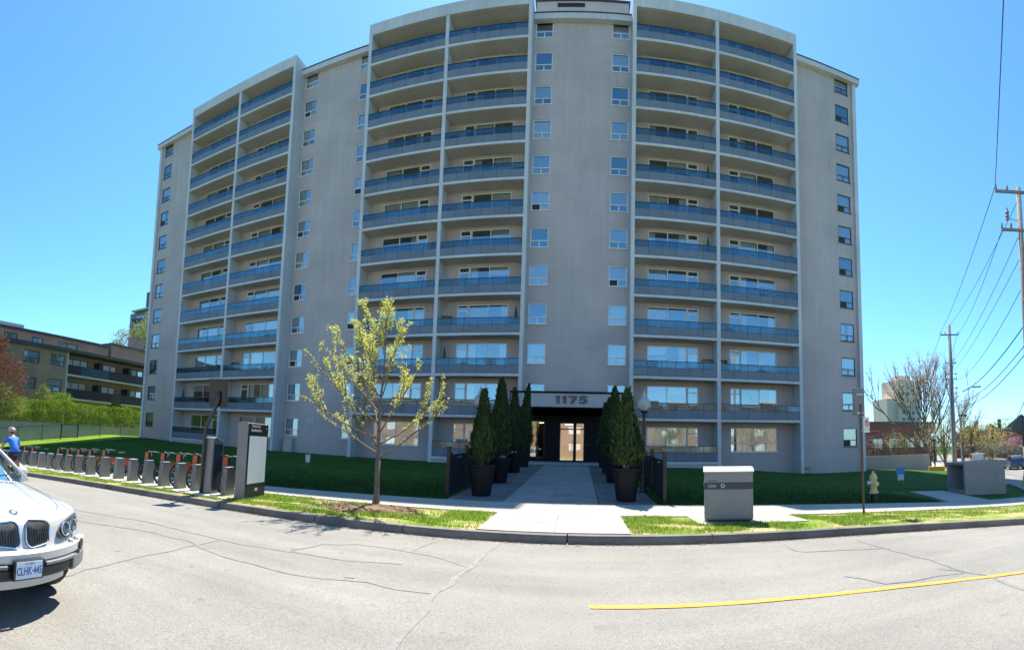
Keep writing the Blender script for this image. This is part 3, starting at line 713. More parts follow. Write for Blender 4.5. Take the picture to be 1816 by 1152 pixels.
# ------------------------------------------------------------------ planters with clipped cedars
M['pot'] = mat('black_planter', (.007,.008,.011), .6, .2, 3, bmp=.05, bscale=60, spec=.25)
M['soil'] = mat('potting_soil', (.05,.035,.025), .95, .4, 20)
M['bark'] = mat('grey_bark', (.16,.125,.10), .9, .35, 14, bmp=.6, bscale=45)
M['cedar'] = leafmat('cedar_spray', [(.010,.024,.011),(.022,.05,.016),(.038,.076,.02),(.075,.115,.03)], .2, 2.5)
def crown_cards(b, c, prof, h, n, size, seed, rag=.12, flat=.35, lean=(0,0)):
    """leaf sprays spread through a crown: prof(t) = radius at height fraction t"""
    rr = random.Random(seed); c = Vector(c)
    for _ in range(n):
        t = rr.random()**.9; a = rr.uniform(0, 6.283); base = prof(t)
        bump_ = 1+rag*mn.noise((math.cos(a)*2.2+seed, math.sin(a)*2.2, t*7))+rag*.7*mn.noise((math.cos(a)*6+seed, math.sin(a)*6, t*22))
        r = base*bump_*(rr.uniform(.62, 1)**.5); p = c+Vector((math.cos(a)*r+lean[0]*t*t, math.sin(a)*r+lean[1]*t*t, t*h))
        out = Vector((math.cos(a), math.sin(a), .35)).normalized(); up = (Vector((0,0,1))+out*flat+Vector((rr.uniform(-.4,.4), rr.uniform(-.4,.4), 0))).normalized()
        side = up.cross(out); side = side.normalized() if side.length > .01 else Vector((1,0,0)); side = (side+out*rr.uniform(-.8,.8)).normalized()
        s = size*rr.uniform(.6,1.3); w = s*.42
        b.quad(p-side*w*.5, p+side*w*.5, p+side*w*.35+up*s, p-side*w*.35+up*s)
def planter(x, y, H, rad, lab, seed, lean=(0,0)):
    z = bank(x, y)+.012; t = thing('planter', lab, 'planter', (x, y, z), 0, 'potted cedars along the entrance walk')
    b = MB(); b.lathe([(.27,0),(.28,.02),(.395,.86),(.415,.87),(.415,.93),(.375,.93),(.37,.80)], (x,y,z), 28); b.build('pot', M['pot'], t, smooth=False)
    b = MB(); b.lathe([(.02,.80),(.368,.81)], (x,y,z), 20); b.build('soil', M['soil'], t)
    b = MB(); b.tube([(x,y,z+.8),(x+.01,y,z+1.3),(x,y,z+H*.7)], [.045,.04,.015], 7); b.build('trunk', M['bark'], t)
    hh = H-1.02
    prof = lambda q: rad*.93*(min(1, .55+q*3.5) if q < .13 else 1)*max(.05, (1-q)**.72*1.02)*(1-.18*math.exp(-((q-.72)/.12)**2))
    b = MB(); crown_cards(b, (x,y,z+1.0), prof, hh, 11000, .085, seed, .26, .25, lean); crown_cards(b, (x,y,z+1.02), lambda q: prof(q)*.55, hh*.9, 1500, .2, seed+50, .1, .2, lean)
    for _ in range(60):    # loose sprigs
        rr = random.Random(seed*100+_); q = rr.random()**.8; a_ = rr.uniform(0,6.28); r_ = prof(q)*1.04; p = Vector((x+math.cos(a_)*r_+lean[0]*q*q, y+math.sin(a_)*r_+lean[1]*q*q, z+1.0+q*hh)); o_ = Vector((math.cos(a_), math.sin(a_), rr.uniform(.6,2))).normalized()
        for k in range(4): e = p+o_*.045*k; s_ = Vector((-math.sin(a_), math.cos(a_), 0))*.03; b.quad(e-s_, e+s_, e+s_*.6+o_*.07, e-s_*.6+o_*.07)
    b.build('crown', M['cedar'], t)
planter(-2.92, 14.45, 3.15, .47, 'narrow cedar in a black pot left of the walk, nearest the pavement', 1)
planter(-3.03, 18.3, 3.95, .66, 'full tall cedar in a black pot, second in the row left of the walk', 2)
planter(-3.12, 23.0, 4.0, .62, 'thin topped cedar in a black pot, third in the row left of the walk', 3, (-.05,0))
planter(-3.15, 27.0, 4.6, .60, 'bent topped cedar in a black pot nearest the canopy on the left', 4, (.22,0))
planter(1.34, 14.1, 3.2, .60, 'wide sun edged cedar in a black pot right of the walk, nearest the pavement', 5)
planter(1.34, 19.3, 3.75, .66, 'dark cedar in a black pot, second in the row right of the walk', 6)
planter(1.36, 23.4, 3.6, .60, 'dark cedar in a black pot, third in the row right of the walk', 7)
planter(1.36, 27.2, 3.6, .58, 'dark cedar in a black pot nearest the canopy on the right', 8)

# ------------------------------------------------------------------ globe lamps
M['globe'] = None
def globe_mat():
    m, n, p, out = new_mat('lamp_globe'); p.inputs['Base Color'].default_value = (.8,.82,.78,1); p.inputs['Roughness'].default_value = .15
    p.inputs['Transmission Weight'].default_value = .55; p.inputs['IOR'].default_value = 1.25; return m
M['globe'] = globe_mat()
def globe_lamp(x, y, z, H, lab, sc=1.):
    t = thing('globe_lamp', lab, 'lamp post', (x, y, z), 0, 'globe lamps on black posts'); w = H-.72*sc
    b = MB(); b.lathe([(.16*sc,0),(.16*sc,.08),(.11*sc,.12),(.09*sc,.5),(.06*sc,.58),(.05*sc,w-.15),(.07*sc,w-.12),(.05*sc,w-.05),(.12*sc,w),(.13*sc,w+.05)], (x,y,z), 14); b.build('post', M['black'], t)
    b = MB(); pr = [(.10*sc,w+.05)]+[(.225*sc*math.sin(a), w+.05+.225*sc-.225*sc*math.cos(a)) for a in lin(.5, 2.75, 10)]; b.lathe(pr, (x,y,z), 20); b.build('globe', M['globe'], t, smooth=True)
    q = w+.05+.43*sc
    b = MB(); b.lathe([(.10*sc,q),(.11*sc,q+.03),(.06*sc,q+.09),(.07*sc,q+.13),(.02*sc,q+.2),(.012*sc,q+.32)], (x,y,z), 12); b.build('finial', M['globe'], t, smooth=True)
    b = MB(); b.lathe([(.03*sc,w+.05),(.045*sc,w+.2),(.03*sc,w+.3)], (x,y,z), 10); b.build('bulb', M['white'], t)
globe_lamp(-3.42, 16.2, bank(-3.42,16.2), 3.4, 'globe lamp behind the first potted cedar left of the walk')
globe_lamp(2.12, 16.2, bank(2.12,16.2), 3.4, 'globe lamp behind the sun edged cedar right of the walk')

# ------------------------------------------------------------------ black board fences
def board_fence(x, y0, y1, lab):
    t = thing('board_fence', lab, 'fence', (x, y0, bank(x,y0)))
    n = 4; st = (y1-y0)/n
    for i in range(n+1):
        yy = y0+i*st; z = bank(x, yy); b = MB(); b.box(x-.05,x+.05,yy-.05,yy+.05,z-.1,z+1.42); b.box(x-.065,x+.065,yy-.065,yy+.065,z+1.42,z+1.46); b.build('post', M['black'], t)
    for i in range(n):
        ya, yb = y0+i*st+.055, y0+(i+1)*st-.055; za, zb = bank(x,ya), bank(x,yb)
        for h in (.2, 1.12):
            b = MB(); b.add([(x-.02,ya,za+h),(x+.02,ya,za+h),(x+.02,yb,zb+h),(x-.02,yb,zb+h),(x-.02,ya,za+h+.08),(x+.02,ya,za+h+.08),(x+.02,yb,zb+h+.08),(x-.02,yb,zb+h+.08)], [(0,3,2,1),(4,5,6,7),(0,1,5,4),(1,2,6,5),(2,3,7,6),(3,0,4,7)]); b.build('rail', M['black'], t)
        b = MB(); yy = ya
        while yy < yb-.1:
            z = bank(x, yy); top = z+1.3-.22*math.sin((yy-ya)/(yb-ya)*math.pi); b.box(x+.022,x+.04,yy+.006,yy+.114,z+.06,top); yy += .12
        o = b.build('board', M['black'], t); o['kind'] = 'stuff'
board_fence(-3.9, 14.2, 23.5, 'black board fence along the left side of the entrance walk')
board_fence(2.4, 13.75, 23.5, 'black board fence along the right side of the entrance walk')

# ------------------------------------------------------------------ street tree
M['bud'] = leafmat('spring_leaf', [(.30,.36,.07),(.52,.57,.12),(.70,.66,.13),(.82,.78,.36)], .55, 2.2)
def spring_tree(x, y, H, R0, lab, seed, trunk_h=1.55, tr=.075, nl=16, leaf=.05, per=8, m=None, bm=None, name='street_tree', step=.085, zb=None, twigs=4, grp=None, spread=1., tight=.75, sub=2, up=.13, bias=0.):
    rr = random.Random(seed); z = bank(x, y) if zb is None else zb; t = thing(name, lab, 'tree', (x, y, z), 0, grp)
    base = Vector((x, y, z)); wood, lv = MB(), MB(); bt = MB()
    lead = [base+Vector((rr.uniform(-.03,.03)*q*3, rr.uniform(-.03,.03)*q*3, H*.86*q)) for q in lin(0,1,7)]; lead[0] = base-Vector((0,0,.1))
    bt.tube([base-Vector((0,0,.1)), base+Vector((0,0,.06)), base+Vector((.01,0,.25)), base+Vector((-.01,.01,trunk_h*.6)), base+Vector((.0,0,trunk_h))], [tr*1.75,tr*1.5,tr*1.1,tr,tr*.92], 10)
    bt.build('trunk', bm or M['bark'], t, smooth=True)
    def at(q):
        f = q*7; i = min(6, int(f)); return lead[i].lerp(lead[i+1], f-i)
    wood.tube([base+Vector((0,0,trunk_h))]+[at(q) for q in lin(trunk_h/(H*.86), 1, 5)], [tr*.92,tr*.85,tr*.7,tr*.5,tr*.33,tr*.2,tr*.1], 7)
    def cluster(p, d):
        for _ in range(rr.randint(per-3, per+2)):
            o = Vector((rr.gauss(0,1), rr.gauss(0,1), rr.gauss(0,1)))*leaf*tight; u = Vector((rr.uniform(-1,1), rr.uniform(-1,1), rr.uniform(-.6,1))).normalized(); v = u.orthogonal().normalized(); s = leaf*rr.uniform(.5,1.15)
            c = p+o; lv.quad(c-v*s*.38, c+u*s*.55-v*s*.1, c+u*s+v*s*.02, c+u*s*.5+v*s*.42)
    def limb(p, d, L, r, depth):
        pts = [p]; k = 6; dd = d.copy(); side = Vector((rr.uniform(-.35,.35), rr.uniform(-.35,.35), 0))
        for i in range(k):
            dd = (dd+Vector((0,0,up))+side*.09+Vector((rr.uniform(-.1,.1), rr.uniform(-.1,.1), rr.uniform(-.06,.06)))).normalized(); pts.append(pts[-1]+dd*L/k)
        wood.tube(pts, [r*(1-.86*i/k) for i in range(k+1)], 5 if depth else 6, False)
        run = 0; first = .30 if depth == 0 else .1
        for i in range(k):
            seg = (pts[i+1]-pts[i]).length; n = max(1, int(seg/step))
            for j in range(n):
                q = (i+j/n)/k
                if q > first and rr.random() < .5+.5*q: cluster(pts[i].lerp(pts[i+1], j/n)+Vector((rr.uniform(-.02,.02), rr.uniform(-.02,.02), .02)), dd)
        cluster(pts[-1], dd)
        if depth < 2:
            for _ in range(twigs if depth == 0 else sub):
                q = rr.uniform(.28,.85)*k; i = int(q); pp = pts[i].lerp(pts[i+1], q-i); d0 = (pts[i+1]-pts[i]).normalized()
                ax = d0.orthogonal().normalized(); ax.rotate(Matrix.Rotation(rr.uniform(0,6.28), 3, d0)); nd = (d0*.8+ax*rr.uniform(.35,.7)*(.8 if sub == 1 else 1)+Vector((0,0,.25 if sub > 1 else .5))).normalized()
                limb(pp, nd, L*rr.uniform(.28,.5), r*.5, depth+1)
    for i in range(nl):
        q = (i+.5)/nl; hz = trunk_h+(H*.80-trunk_h)*q**1.1*.92; a = i*2.39996+rr.uniform(-.3,.3); el = R((14 if sub == 1 else 26)+(58 if sub == 1 else 44)*q+rr.uniform(-6,6)); d = (Vector((math.cos(a)*math.cos(el), math.sin(a)*math.cos(el), math.sin(el)))+Vector((bias,0,0))).normalized()
        L = R0*spread*((1.28-.86*q) if sub == 1 else (1.38-.8*q))*rr.uniform(.85,1.15)*(1-.34*max(0, math.cos(a)) if bias else 1); limb(at(min(1, hz/(H*.86))), d, L, tr*(.52-.3*q), 0)
    for a in range(3): limb(at(.93), Vector((rr.uniform(-.25,.25), rr.uniform(-.25,.25), 1)).normalized(), H*.16, tr*.18, 1)
    wood.build('branches', bm or M['bark'], t); o = lv.build('foliage', m or M['bud'], t); return t
spring_tree(TREE[0], TREE[1]+.25, 5.45, 2.55, 'young street tree with yellow green spring buds on the verge', 3, 1.1, .066, 22, .054, 8, step=.072, twigs=5, tight=.5, sub=1, up=.06, bias=-.24)

# ------------------------------------------------------------------ bike share station
M['dock'] = mat('dock_grey', (.20,.21,.22), .45, .08, 2, metal=.3)
M['tyre'] = mat('tyre_rubber', (.018,.018,.019), .8, .2, 10)
M['bikeframe'] = mat('bike_black', (.022,.022,.024), .35, .15)
M['orange'] = mat('bike_orange', (.46,.095,.03), .45, .1, 3)
M['plate'] = mat('base_plate', (.55,.50,.43), .8, .15, 8)
M['rim'] = mat('wheel_rim', (.5,.51,.52), .35, .1, metal=.8)
def dock_proto():
    t = local_thing('bike_dock', 'dock', 'bike dock')
    b = MB(); prof = [(-.20,.03),(.20,.03),(.17,.62),(.10,.745),(-.13,.745),(-.165,.70)]
    b.prism(prof, 'x', -.085, .085); b.build('post', M['dock'], t, bevel=.012)
    b = MB(); b.box(-.088,.088,-.15,.11,.748,.765); b.build('cap', mat('dock_cap', (.5,.52,.54), .4, .06), t, bevel=.005)
    b = MB(); b.prism([(-.17,.15),(-.12,.15),(-.10,.60),(-.15,.64)], 'x', -.089, -.087); b.build('slot', M['black'], t)
    b = MB(); b.box(-.42,.42,-.65,.62,0,.03); b.build('base_plate', M['plate'], t, bevel=.008)
    b = MB(); b.lathe([(.018,0),(.018,.012)], (0,0,0), 8); me = b.mesh('lamp', M['white']); o = sub('lamp', me, t, -.098, -.1, .35); o.rotation_euler = (0, R(90), 0)
    return t
def bike_proto():
    """step-through hire bike, front wheel at the origin, pointing to -Y"""
    t = local_thing('hire_bike', 'bike', 'bicycle'); wr, wb = .325, 1.06
    for nm, yy in (('wheel', 0), ('wheel', wb)):
        b = MB(); n = 26; pts = [(0, yy+wr*math.cos(a), wr+.03+wr*math.sin(a)) for a in lin(0, 6.2832, n)]; b.tube(pts, .024, 6, False); w = b.build(nm, M['tyre'], t)
        b = MB(); pts = [(0, yy+(wr-.035)*math.cos(a), wr+.03+(wr-.035)*math.sin(a)) for a in lin(0, 6.2832, n)]; b.tube(pts, .011, 4, False); b.build('rim', M['rim'], w)
        b = MB()
        for a in lin(0, 6.2832, 14)[:-1]: b.tube([(0, yy, wr+.03), (0, yy+(wr-.035)*math.cos(a), wr+.03+(wr-.035)*math.sin(a))], .0025, 3, False)
        b.cyl((-.05,yy,wr+.03), (.05,yy,wr+.03), .03, 8); b.build('spokes', M['rim'], w)
    b = MB(); hz = wr+.03
    b.tube([(0,.20,.86),(0,.17,.70),(0,.02,hz)], [.024,.024,.018], 6); b.tube([(.055,.05,hz),(.055,.13,.6)], .012, 5); b.tube([(-.055,.05,hz),(-.055,.13,.6)], .012, 5)
    b.tube([(0,.19,.74),(0,.36,.46),(0,.60,.34)], [.04,.045,.04], 8); b.tube([(0,.60,.33),(0,.69,.62),(0,.74,.86)], [.03,.028,.016], 7)
    for s in (-.05,.05): b.tube([(s*.4,.62,.36),(s,wb,hz)], .013, 5); b.tube([(s*.4,.69,.6),(s,wb,hz)], .011, 5)
    b.build('frame', M['bikeframe'], t)
    b = MB(); b.tube([(0,.19,.86),(0,.17,.99),(-.12,.17,1.02),(-.27,.27,1.0)], .013, 6); b.tube([(0,.17,.99),(.12,.17,1.02),(.27,.27,1.0)], .013, 6); h = b.build('handlebar', M['rim'], t)
    for s in (-1, 1): b = MB(); b.tube([(s*.22,.24,1.006),(s*.29,.30,1.0)], .02, 6); b.build('grip', M['bikeframe'], h)
    b = MB(); b.add([(-.05,.64,.885),(.05,.64,.885),(.12,.90,.90),(-.12,.90,.90),(-.03,.62,.92),(.03,.62,.92),(.10,.90,.945),(-.10,.90,.945)], [(0,3,2,1),(4,5,6,7),(0,1,5,4),(1,2,6,5),(2,3,7,6),(3,0,4,7)]); b.build('saddle', M['bikeframe'], t, bevel=.02)
    b = MB(); b.prism([(-.02,.72),(.06,.68),(.10,.98),(.0,1.0)], 'x', -.095, .095); f = b.build('front_pod', M['bikeframe'], t, bevel=.015)
    b = MB(); b.obox((0,-.022,.865), (.075,0,0), (0,.008,-.001), (0,.004,.11)); b.build('front_panel', M['orange'], f)
    b = MB(); n = 12; vs = []
    for a in lin(R(-5), R(165), n):
        for s in (-.045,.045): vs.append((s, wb+(wr+.045)*math.cos(a), hz+(wr+.045)*math.sin(a)))
    b.v = vs; b.f = [(2*i,2*i+1,2*i+3,2*i+2) for i in range(n)]; b.m = [0]*n; b.build('rear_fender', M['bikeframe'], t)
    for s in (-.046,.046):
        b = MB(); pts = [(s, wb, hz+.02)]+[(s, wb+(wr+.03)*math.cos(a), hz+(wr+.03)*math.sin(a)) for a in lin(R(25), R(150), 9)]
        b.v = pts+[(p[0]+.004,p[1],p[2]) for p in pts]; k = len(pts); b.f = [tuple(range(k)), tuple(range(2*k-1,k-1,-1))]; b.m = [0,0]; b.build('skirt_guard', M['orange'], t)
    b = MB(); b.prism([(.50,.27),(.98,hz-.05),(1.05,hz),(1.0,hz+.06),(.55,.42)], 'x', .05, .075); b.build('chain_guard', M['bikeframe'], t)
    b = MB(); b.tube([(-.09,.6,.33),(.11,.6,.33)], .015, 6); b.tube([(.11,.6,.33),(.11,.66,.18)], .011, 5); b.tube([(-.1,.6,.33),(-.1,.54,.48)], .011, 5); b.box(.11,.2,.63,.70,.165,.19); b.box(-.19,-.1,.50,.57,.47,.495); b.build('crank', M['rim'], t)
    return t
DOCKS = [(-18.9+.98*i, 0) for i in range(0)]
DX = [-22.8,-21.9,-20.95,-20.0,-19.1,-18.15,-17.2,-16.25,-15.2,-14.15,-13.2,-12.15,-11.17,-10.38,-9.62,-8.27]
DXY = [(-24.2,10.95),(-23.3,10.95),(-22.3,10.92),(-21.3,10.9),(-20.35,10.88),(-19.4,10.82),(-18.4,10.75),(-17.4,10.68),(-16.3,10.55),(-14.95,10.30),(-13.95,10.22),(-13.05,10.15),(-12.13,10.06),(-11.16,9.9),(-10.37,9.82),(-9.62,9.76),(-8.47,9.75)]
BIKES = {0,1,2,5,6,7,8,9,12,13,14,15,16}
dp, bp = dock_proto(), bike_proto()
names_d = {3: 'empty grey bike dock, first of the pair left of the long run of bikes', 4: 'empty grey bike dock, second of the pair left of the long run of bikes', 10: 'empty grey bike dock just past the long run of bikes', 11: 'empty grey bike dock left of the four bikes by the kiosk', 16: 'grey bike dock alone between the kiosk and the white advertising panel'}
ordn = {0:'seventeenth',1:'sixteenth',2:'fifteenth',5:'twelfth',6:'eleventh',7:'tenth',8:'ninth',9:'eighth',12:'fifth',13:'fourth',14:'third',15:'second'}
firstd, firstb = True, True
for i, (dx, dy) in enumerate(DXY):
    z = bank(dx, dy)+.005; rz = .05
    lab = names_d.get(i, 'grey bike dock with a hire bike, %s from the white advertising panel' % ordn.get(i, ''))
    o = dp if firstd else copy_thing(dp); firstd = False; o.location = (dx, dy, z); o.rotation_euler = (0,0,rz); o['label'] = lab; o['group'] = 'docks of the bike share station'
    if i in BIKES:
        lab = 'black and orange hire bike alone in the dock beside the white advertising panel' if i == 16 else 'black and orange hire bike in the %s dock from the white advertising panel' % ordn[i]
        o = bp if firstb else copy_thing(bp); firstb = False; o.location = (dx-.10, dy-.02, z+.028); o.rotation_euler = (0,0,rz+rnd.uniform(-.05,.03)); o['label'] = lab; o['group'] = 'hire bikes at the bike share station'
# kiosk with its solar panel mast
kx, ky = -8.98, 9.68; kz = bank(kx, ky)+.005
t = thing('bike_kiosk', 'tall grey bike share kiosk with a curved mast carrying a dark solar panel', 'kiosk', (kx, ky, kz))
b = MB(); b.prism([(-.24,.03),(.24,.03),(.20,1.42),(-.10,1.55),(-.20,1.50)], 'x', kx-.16, kx+.16); b.v = [(x, y+ky, zz+kz) for x, y, zz in b.v]; body = b.build('cabinet', M['dock'], t, bevel=.015)
b = MB(); b.box(kx+.161, kx+.168, ky-.16, ky+.16, kz+.12, kz+1.35); b.build('screen', mat('kiosk_screen_dark', (.03,.05,.07), .2, .2), body)
b = MB(); b.box(kx-.45,kx+.45,ky-.6,ky+.6,kz,kz+.028); b.build('base_plate', M['plate'], t)
b = MB(); b.tube([(kx-.14,ky-.26,kz+.03),(kx-.13,ky-.26,kz+1.5),(kx-.10,ky-.26,kz+1.85),(kx+.10,ky-.22,kz+2.2),(kx+.2,ky-.2,kz+2.5),(kx+.21,ky-.2,kz+2.75)], .05, 9); b.build('mast', M['dark'], t, smooth=True)
b = MB(); b.obox((kx+.13,ky-.12,kz+2.72), (.23,.10,0), (-.02,.05,-.37), (.012,-.03,-.004)); sp = b.build('solar_panel', M['dark'], t)
b = MB(); b.obox((kx+.13+.014,ky-.12-.036,kz+2.715), (.215,.092,0), (-.019,.046,-.345), (.003,-.008,-.001)); b.build('solar_cells', mat('solar_cells', (.012,.016,.03), .15, .2, 6), sp)
# advertising / map panel
ax_, ay_ = -7.89, 9.97; az_ = bank(ax_, ay_); arz = R(103)
t = local_thing('advertising_panel', 'grey framed street panel with a blank white poster and a black header', 'panel', (ax_, ay_, az_), arz)
b = MB(); b.prism([(-.62,0),(.62,0),(.62,1.93),(-.62,1.93)], 'y', -.14, .14); b.build('housing', M['dock'], t, bevel=.02)
b = MB(); b.box(-.60,.60,-.15,-.142,.06,1.90); b.build('face', M['black'], t)
b = MB(); b.box(-.53,.53,-.158,-.151,.40,1.60); b.build('poster', mat('poster_white', (.62,.66,.70), .35, .04), t)
o = link('header_lettering', text_mesh('Torrens Ave /\nBroadview Ave', .105, .001, M['white'], 'header_lettering', .002, .95, 'LEFT'), t); o.location = (-.46,-.153,1.80)
b = MB(); b.lathe([(.02,0),(.022,.003)], (0,0,0), 10); o = sub('pictogram', b.mesh('pictogram', M['white']), t, .46,-.151,1.81); o.rotation_euler = (R(90),0,0)
b = MB(); b.box(-.05,.11,-.157,-.151,.20,.27); b.build('notice', M['white'], t)
b = MB(); b.box(-.66,.66,-.18,.18,-.05,.03); b.build('footing', M['dark'], t)

# ------------------------------------------------------------------ litter bin
M['bin'] = mat('bin_grey', (.20,.235,.255), .42, .06, 1.5, metal=.2)
M['bintop'] = mat('bin_lid_pale', (.36,.40,.40), .4, .05, 1.5)
M['band'] = mat('bin_band_navy', (.03,.045,.075), .4, .1)
t = local_thing('litter_bin', 'grey street litter bin with a pale curved lid and navy band', 'bin', (3.2, 10.28, bank(3.2,10.2)+.02), R(-14)); w = .52
b = MB(); b.prism([(-.29,.05),(.29,.05),(.30,.70),(-.30,.70)], 'x', -w, w); bb = b.build('body', M['bin'], t, bevel=.02)
b = MB(); b.box(-w+.05, w-.05, -.305, -.301, .10, .62); b.build('door', M['bin'], bb)
b = MB(); b.box(-w+.02, w-.02, -.26, .26, 0, .055); b.build('plinth', M['dark'], t)
for fx in (-w+.03, w-.03): b = MB(); b.lathe([(.045,0),(.04,.05)], (fx,-.27,-.01), 10); b.build('foot', M['bintop'], t)
b = MB(); b.box(-w-.006, w+.006, -.306, .306, .70, .83); bd = b.build('band', M['band'], t)
b = MB(); b.prism([(-.30,.83),(.30,.83),(.30,1.05),(-.30,1.05)], 'x', -w, w); hd = b.build('hood', M['bin'], t, bevel=.01)
b = MB(); n = 8; prof = [(-.315,1.05)]+[(-.315+.63*i/n, 1.05+.17*(1-(1-(i/n))**2)**.5) for i in range(1,n+1)]+[(.315,1.05)]
prof = [(-.32,1.045),(-.32,1.065),(-.26,1.105),(-.15,1.135),(.0,1.15),(.32,1.155),(.32,1.045)]
b.prism(prof, 'x', -w-.02, w+.02); b.build('lid', M['bintop'], t, fixn=True)
o = link('lettering', text_mesh('Litter', .10, .001, M['white'], 'lettering', .0, .8, 'LEFT'), bd); o.location = (-.44,-.309,.765)
o = link('lettering', text_mesh('Lit', .10, .001, M['white'], 'lettering', .0, .8, 'LEFT'), bd); o.location = (-w-.009,.22,.765); o.rotation_euler = (0,0,R(-90))
b = MB()
for q in range(3):   # three chasing arrows
    a0 = R(90+120*q); pts = [(.042*math.cos(a0+a), 0, .042*math.sin(a0+a)) for a in lin(R(-48), R(28), 5)]
    for k in range(5):
        p0, p1 = Vector(pts[k]), Vector(pts[k+1]); i0, i1 = p0*.62, p1*.62; b.quad(p0, p1, i1, i0)
    e = Vector(pts[-1]); c = e*.81; d = Vector((-e.z,0,e.x)).normalized(); b.add([e*1.25, c+d*.032, e*.38], [(0,1,2)])
o = sub('recycling_mark', b.mesh('recycling_mark', M['white']), bd, -.13, -.309, .765)
o = link('maker_mark', text_mesh('TORONTO', .034, .001, M['black'], 'maker_mark', .001, 1.1, 'LEFT'), hd); o.location = (-.44,-.302,.87)

# ------------------------------------------------------------------ sign post, hydrant, lawn signs
M['rust'] = mat('rusty_steel', (.12,.065,.045), .8, .3, 10)
M['signgrey'] = mat('sign_back_grey', (.16,.185,.20), .5, .08)
M['red'] = mat('sign_red', (.42,.03,.03), .5, .05)
M['signwhite'] = mat('sign_white', (.68,.67,.66), .45, .04)
sx, sy = 6.82, 10.5; sz = bank(sx, sy)
t = thing('sign_post', 'rusty steel post with a no parking plate and a tall grey sign box on top', 'sign', (sx, sy, sz))
b = MB(); b.add([(sx-.035,sy,sz-.2),(sx,sy-.03,sz-.2),(sx+.035,sy,sz-.2),(sx-.035,sy,sz+2.8),(sx,sy-.03,sz+2.8),(sx+.035,sy,sz+2.8)], [(0,1,4,3),(1,2,5,4),(2,0,3,5),(0,2,1),(3,4,5)]); b.build('post', M['rust'], t)
b = MB(); b.obox((sx-.03,sy+.06,sz+2.87), (.16,.02,0), (-.005,.05,0), (0,0,.36)); bx = b.build('sign_box', M['signgrey'], t, bevel=.008)
for h in (2.58, 3.06): b = MB(); b.obox((sx-.03,sy-.0,sz+h), (.11,.012,0), (0,.012,0), (0,0,.022)); b.build('bracket', M['steel'], bx)
b = MB(); b.obox((sx+.13,sy-.05,sz+2.28), (.12,.055,0), (-.003,.004,0), (0,0,.20)); pl = b.build('plate', M['signwhite'], t)
u = Vector((.12,.055,0)).normalized(); nrm = Vector((u.y,-u.x,0)); c0 = Vector((sx+.13,sy-.05,sz+2.31))+nrm*.008
def ring(c, r0, r1, a0=0, a1=6.2832, n=24):
    b = MB()
    for i in range(n):
        p, q = a0+(a1-a0)*i/n, a0+(a1-a0)*(i+1)/n
        f = lambda r, a: c+u*r*math.cos(a)+Vector((0,0,1))*r*math.sin(a)
        b.quad(f(r0,p), f(r1,p), f(r1,q), f(r0,q))
    return b
b = ring(c0, .075, .10); d = (u+Vector((0,0,-1))).normalized(); nn = d.cross(nrm).normalized(); b.quad(c0-d*.08-nn*.011+nrm*.001, c0+d*.08-nn*.011+nrm*.001, c0+d*.08+nn*.011+nrm*.001, c0-d*.08+nn*.011+nrm*.001); b.build('prohibition_ring', M['red'], pl)
me = text_mesh('P', .15, .0005, M['black'], 'letter', .004); o = link('letter', me, pl); o.rotation_euler = (0,0,math.atan2(u.y,u.x)); q = c0-Vector((sx,sy,sz))+nrm*(-.002); o.location = q
for s in (-1,1):
    b = MB(); e = c0+u*s*.09-Vector((0,0,.155)); b.add([e+u*s*.025, e-u*s*.02+Vector((0,0,.02)), e-u*s*.02-Vector((0,0,.02))], [(0,1,2)])
    b.build('arrow', M['black'], pl)
for h in (2.13, 2.47): b = MB(); b.box(sx-.03,sx+.06,sy-.045,sy-.03,sz+h-.012,sz+h+.012); b.build('clamp', M['steel'], pl)

hx, hy = 9.35, 13.74; hz_ = bank(hx, hy)
M['hyd'] = mat('hydrant_yellow', (.60,.48,.19), .5, .15, 12)
t = thing('fire_hydrant', 'pale yellow fire hydrant with dark side caps on the shaded lawn', 'hydrant', (hx, hy, hz_))
b = MB(); b.lathe([(.10,0),(.10,.32)], (hx,hy,hz_), 16); b.build('base', M['black'], t)
b = MB(); b.lathe([(.17,.30),(.17,.35),(.13,.36),(.12,.40),(.115,.75),(.14,.77),(.14,.81),(.12,.83)], (hx,hy,hz_), 18); b.build('barrel', M['hyd'], t)
b = MB(); b.lathe([(.135,.83),(.125,.88),(.085,.95),(.05,.975),(.035,.98),(.03,1.04),(.012,1.05)], (hx,hy,hz_), 16); b.build('bonnet', M['hyd'], t)
for s, m in ((-1, M['signwhite']), (1, M['black'])):
    b = MB(); b.cyl((hx+s*.10,hy,hz_+.66),(hx+s*.19,hy,hz_+.66),.055,10); b.cyl((hx+s*.19,hy,hz_+.66),(hx+s*.22,hy,hz_+.66),.07,10); b.cyl((hx+s*.22,hy,hz_+.66),(hx+s*.25,hy,hz_+.66),.02,6); b.build('side_cap', M['black'] if s > 0 else m, t)
b = MB(); b.cyl((hx,hy-.10,hz_+.62),(hx,hy-.18,hz_+.62),.07,12); b.cyl((hx,hy-.18,hz_+.62),(hx,hy-.21,hz_+.62),.085,12); b.build('pumper_cap', M['hyd'], t)

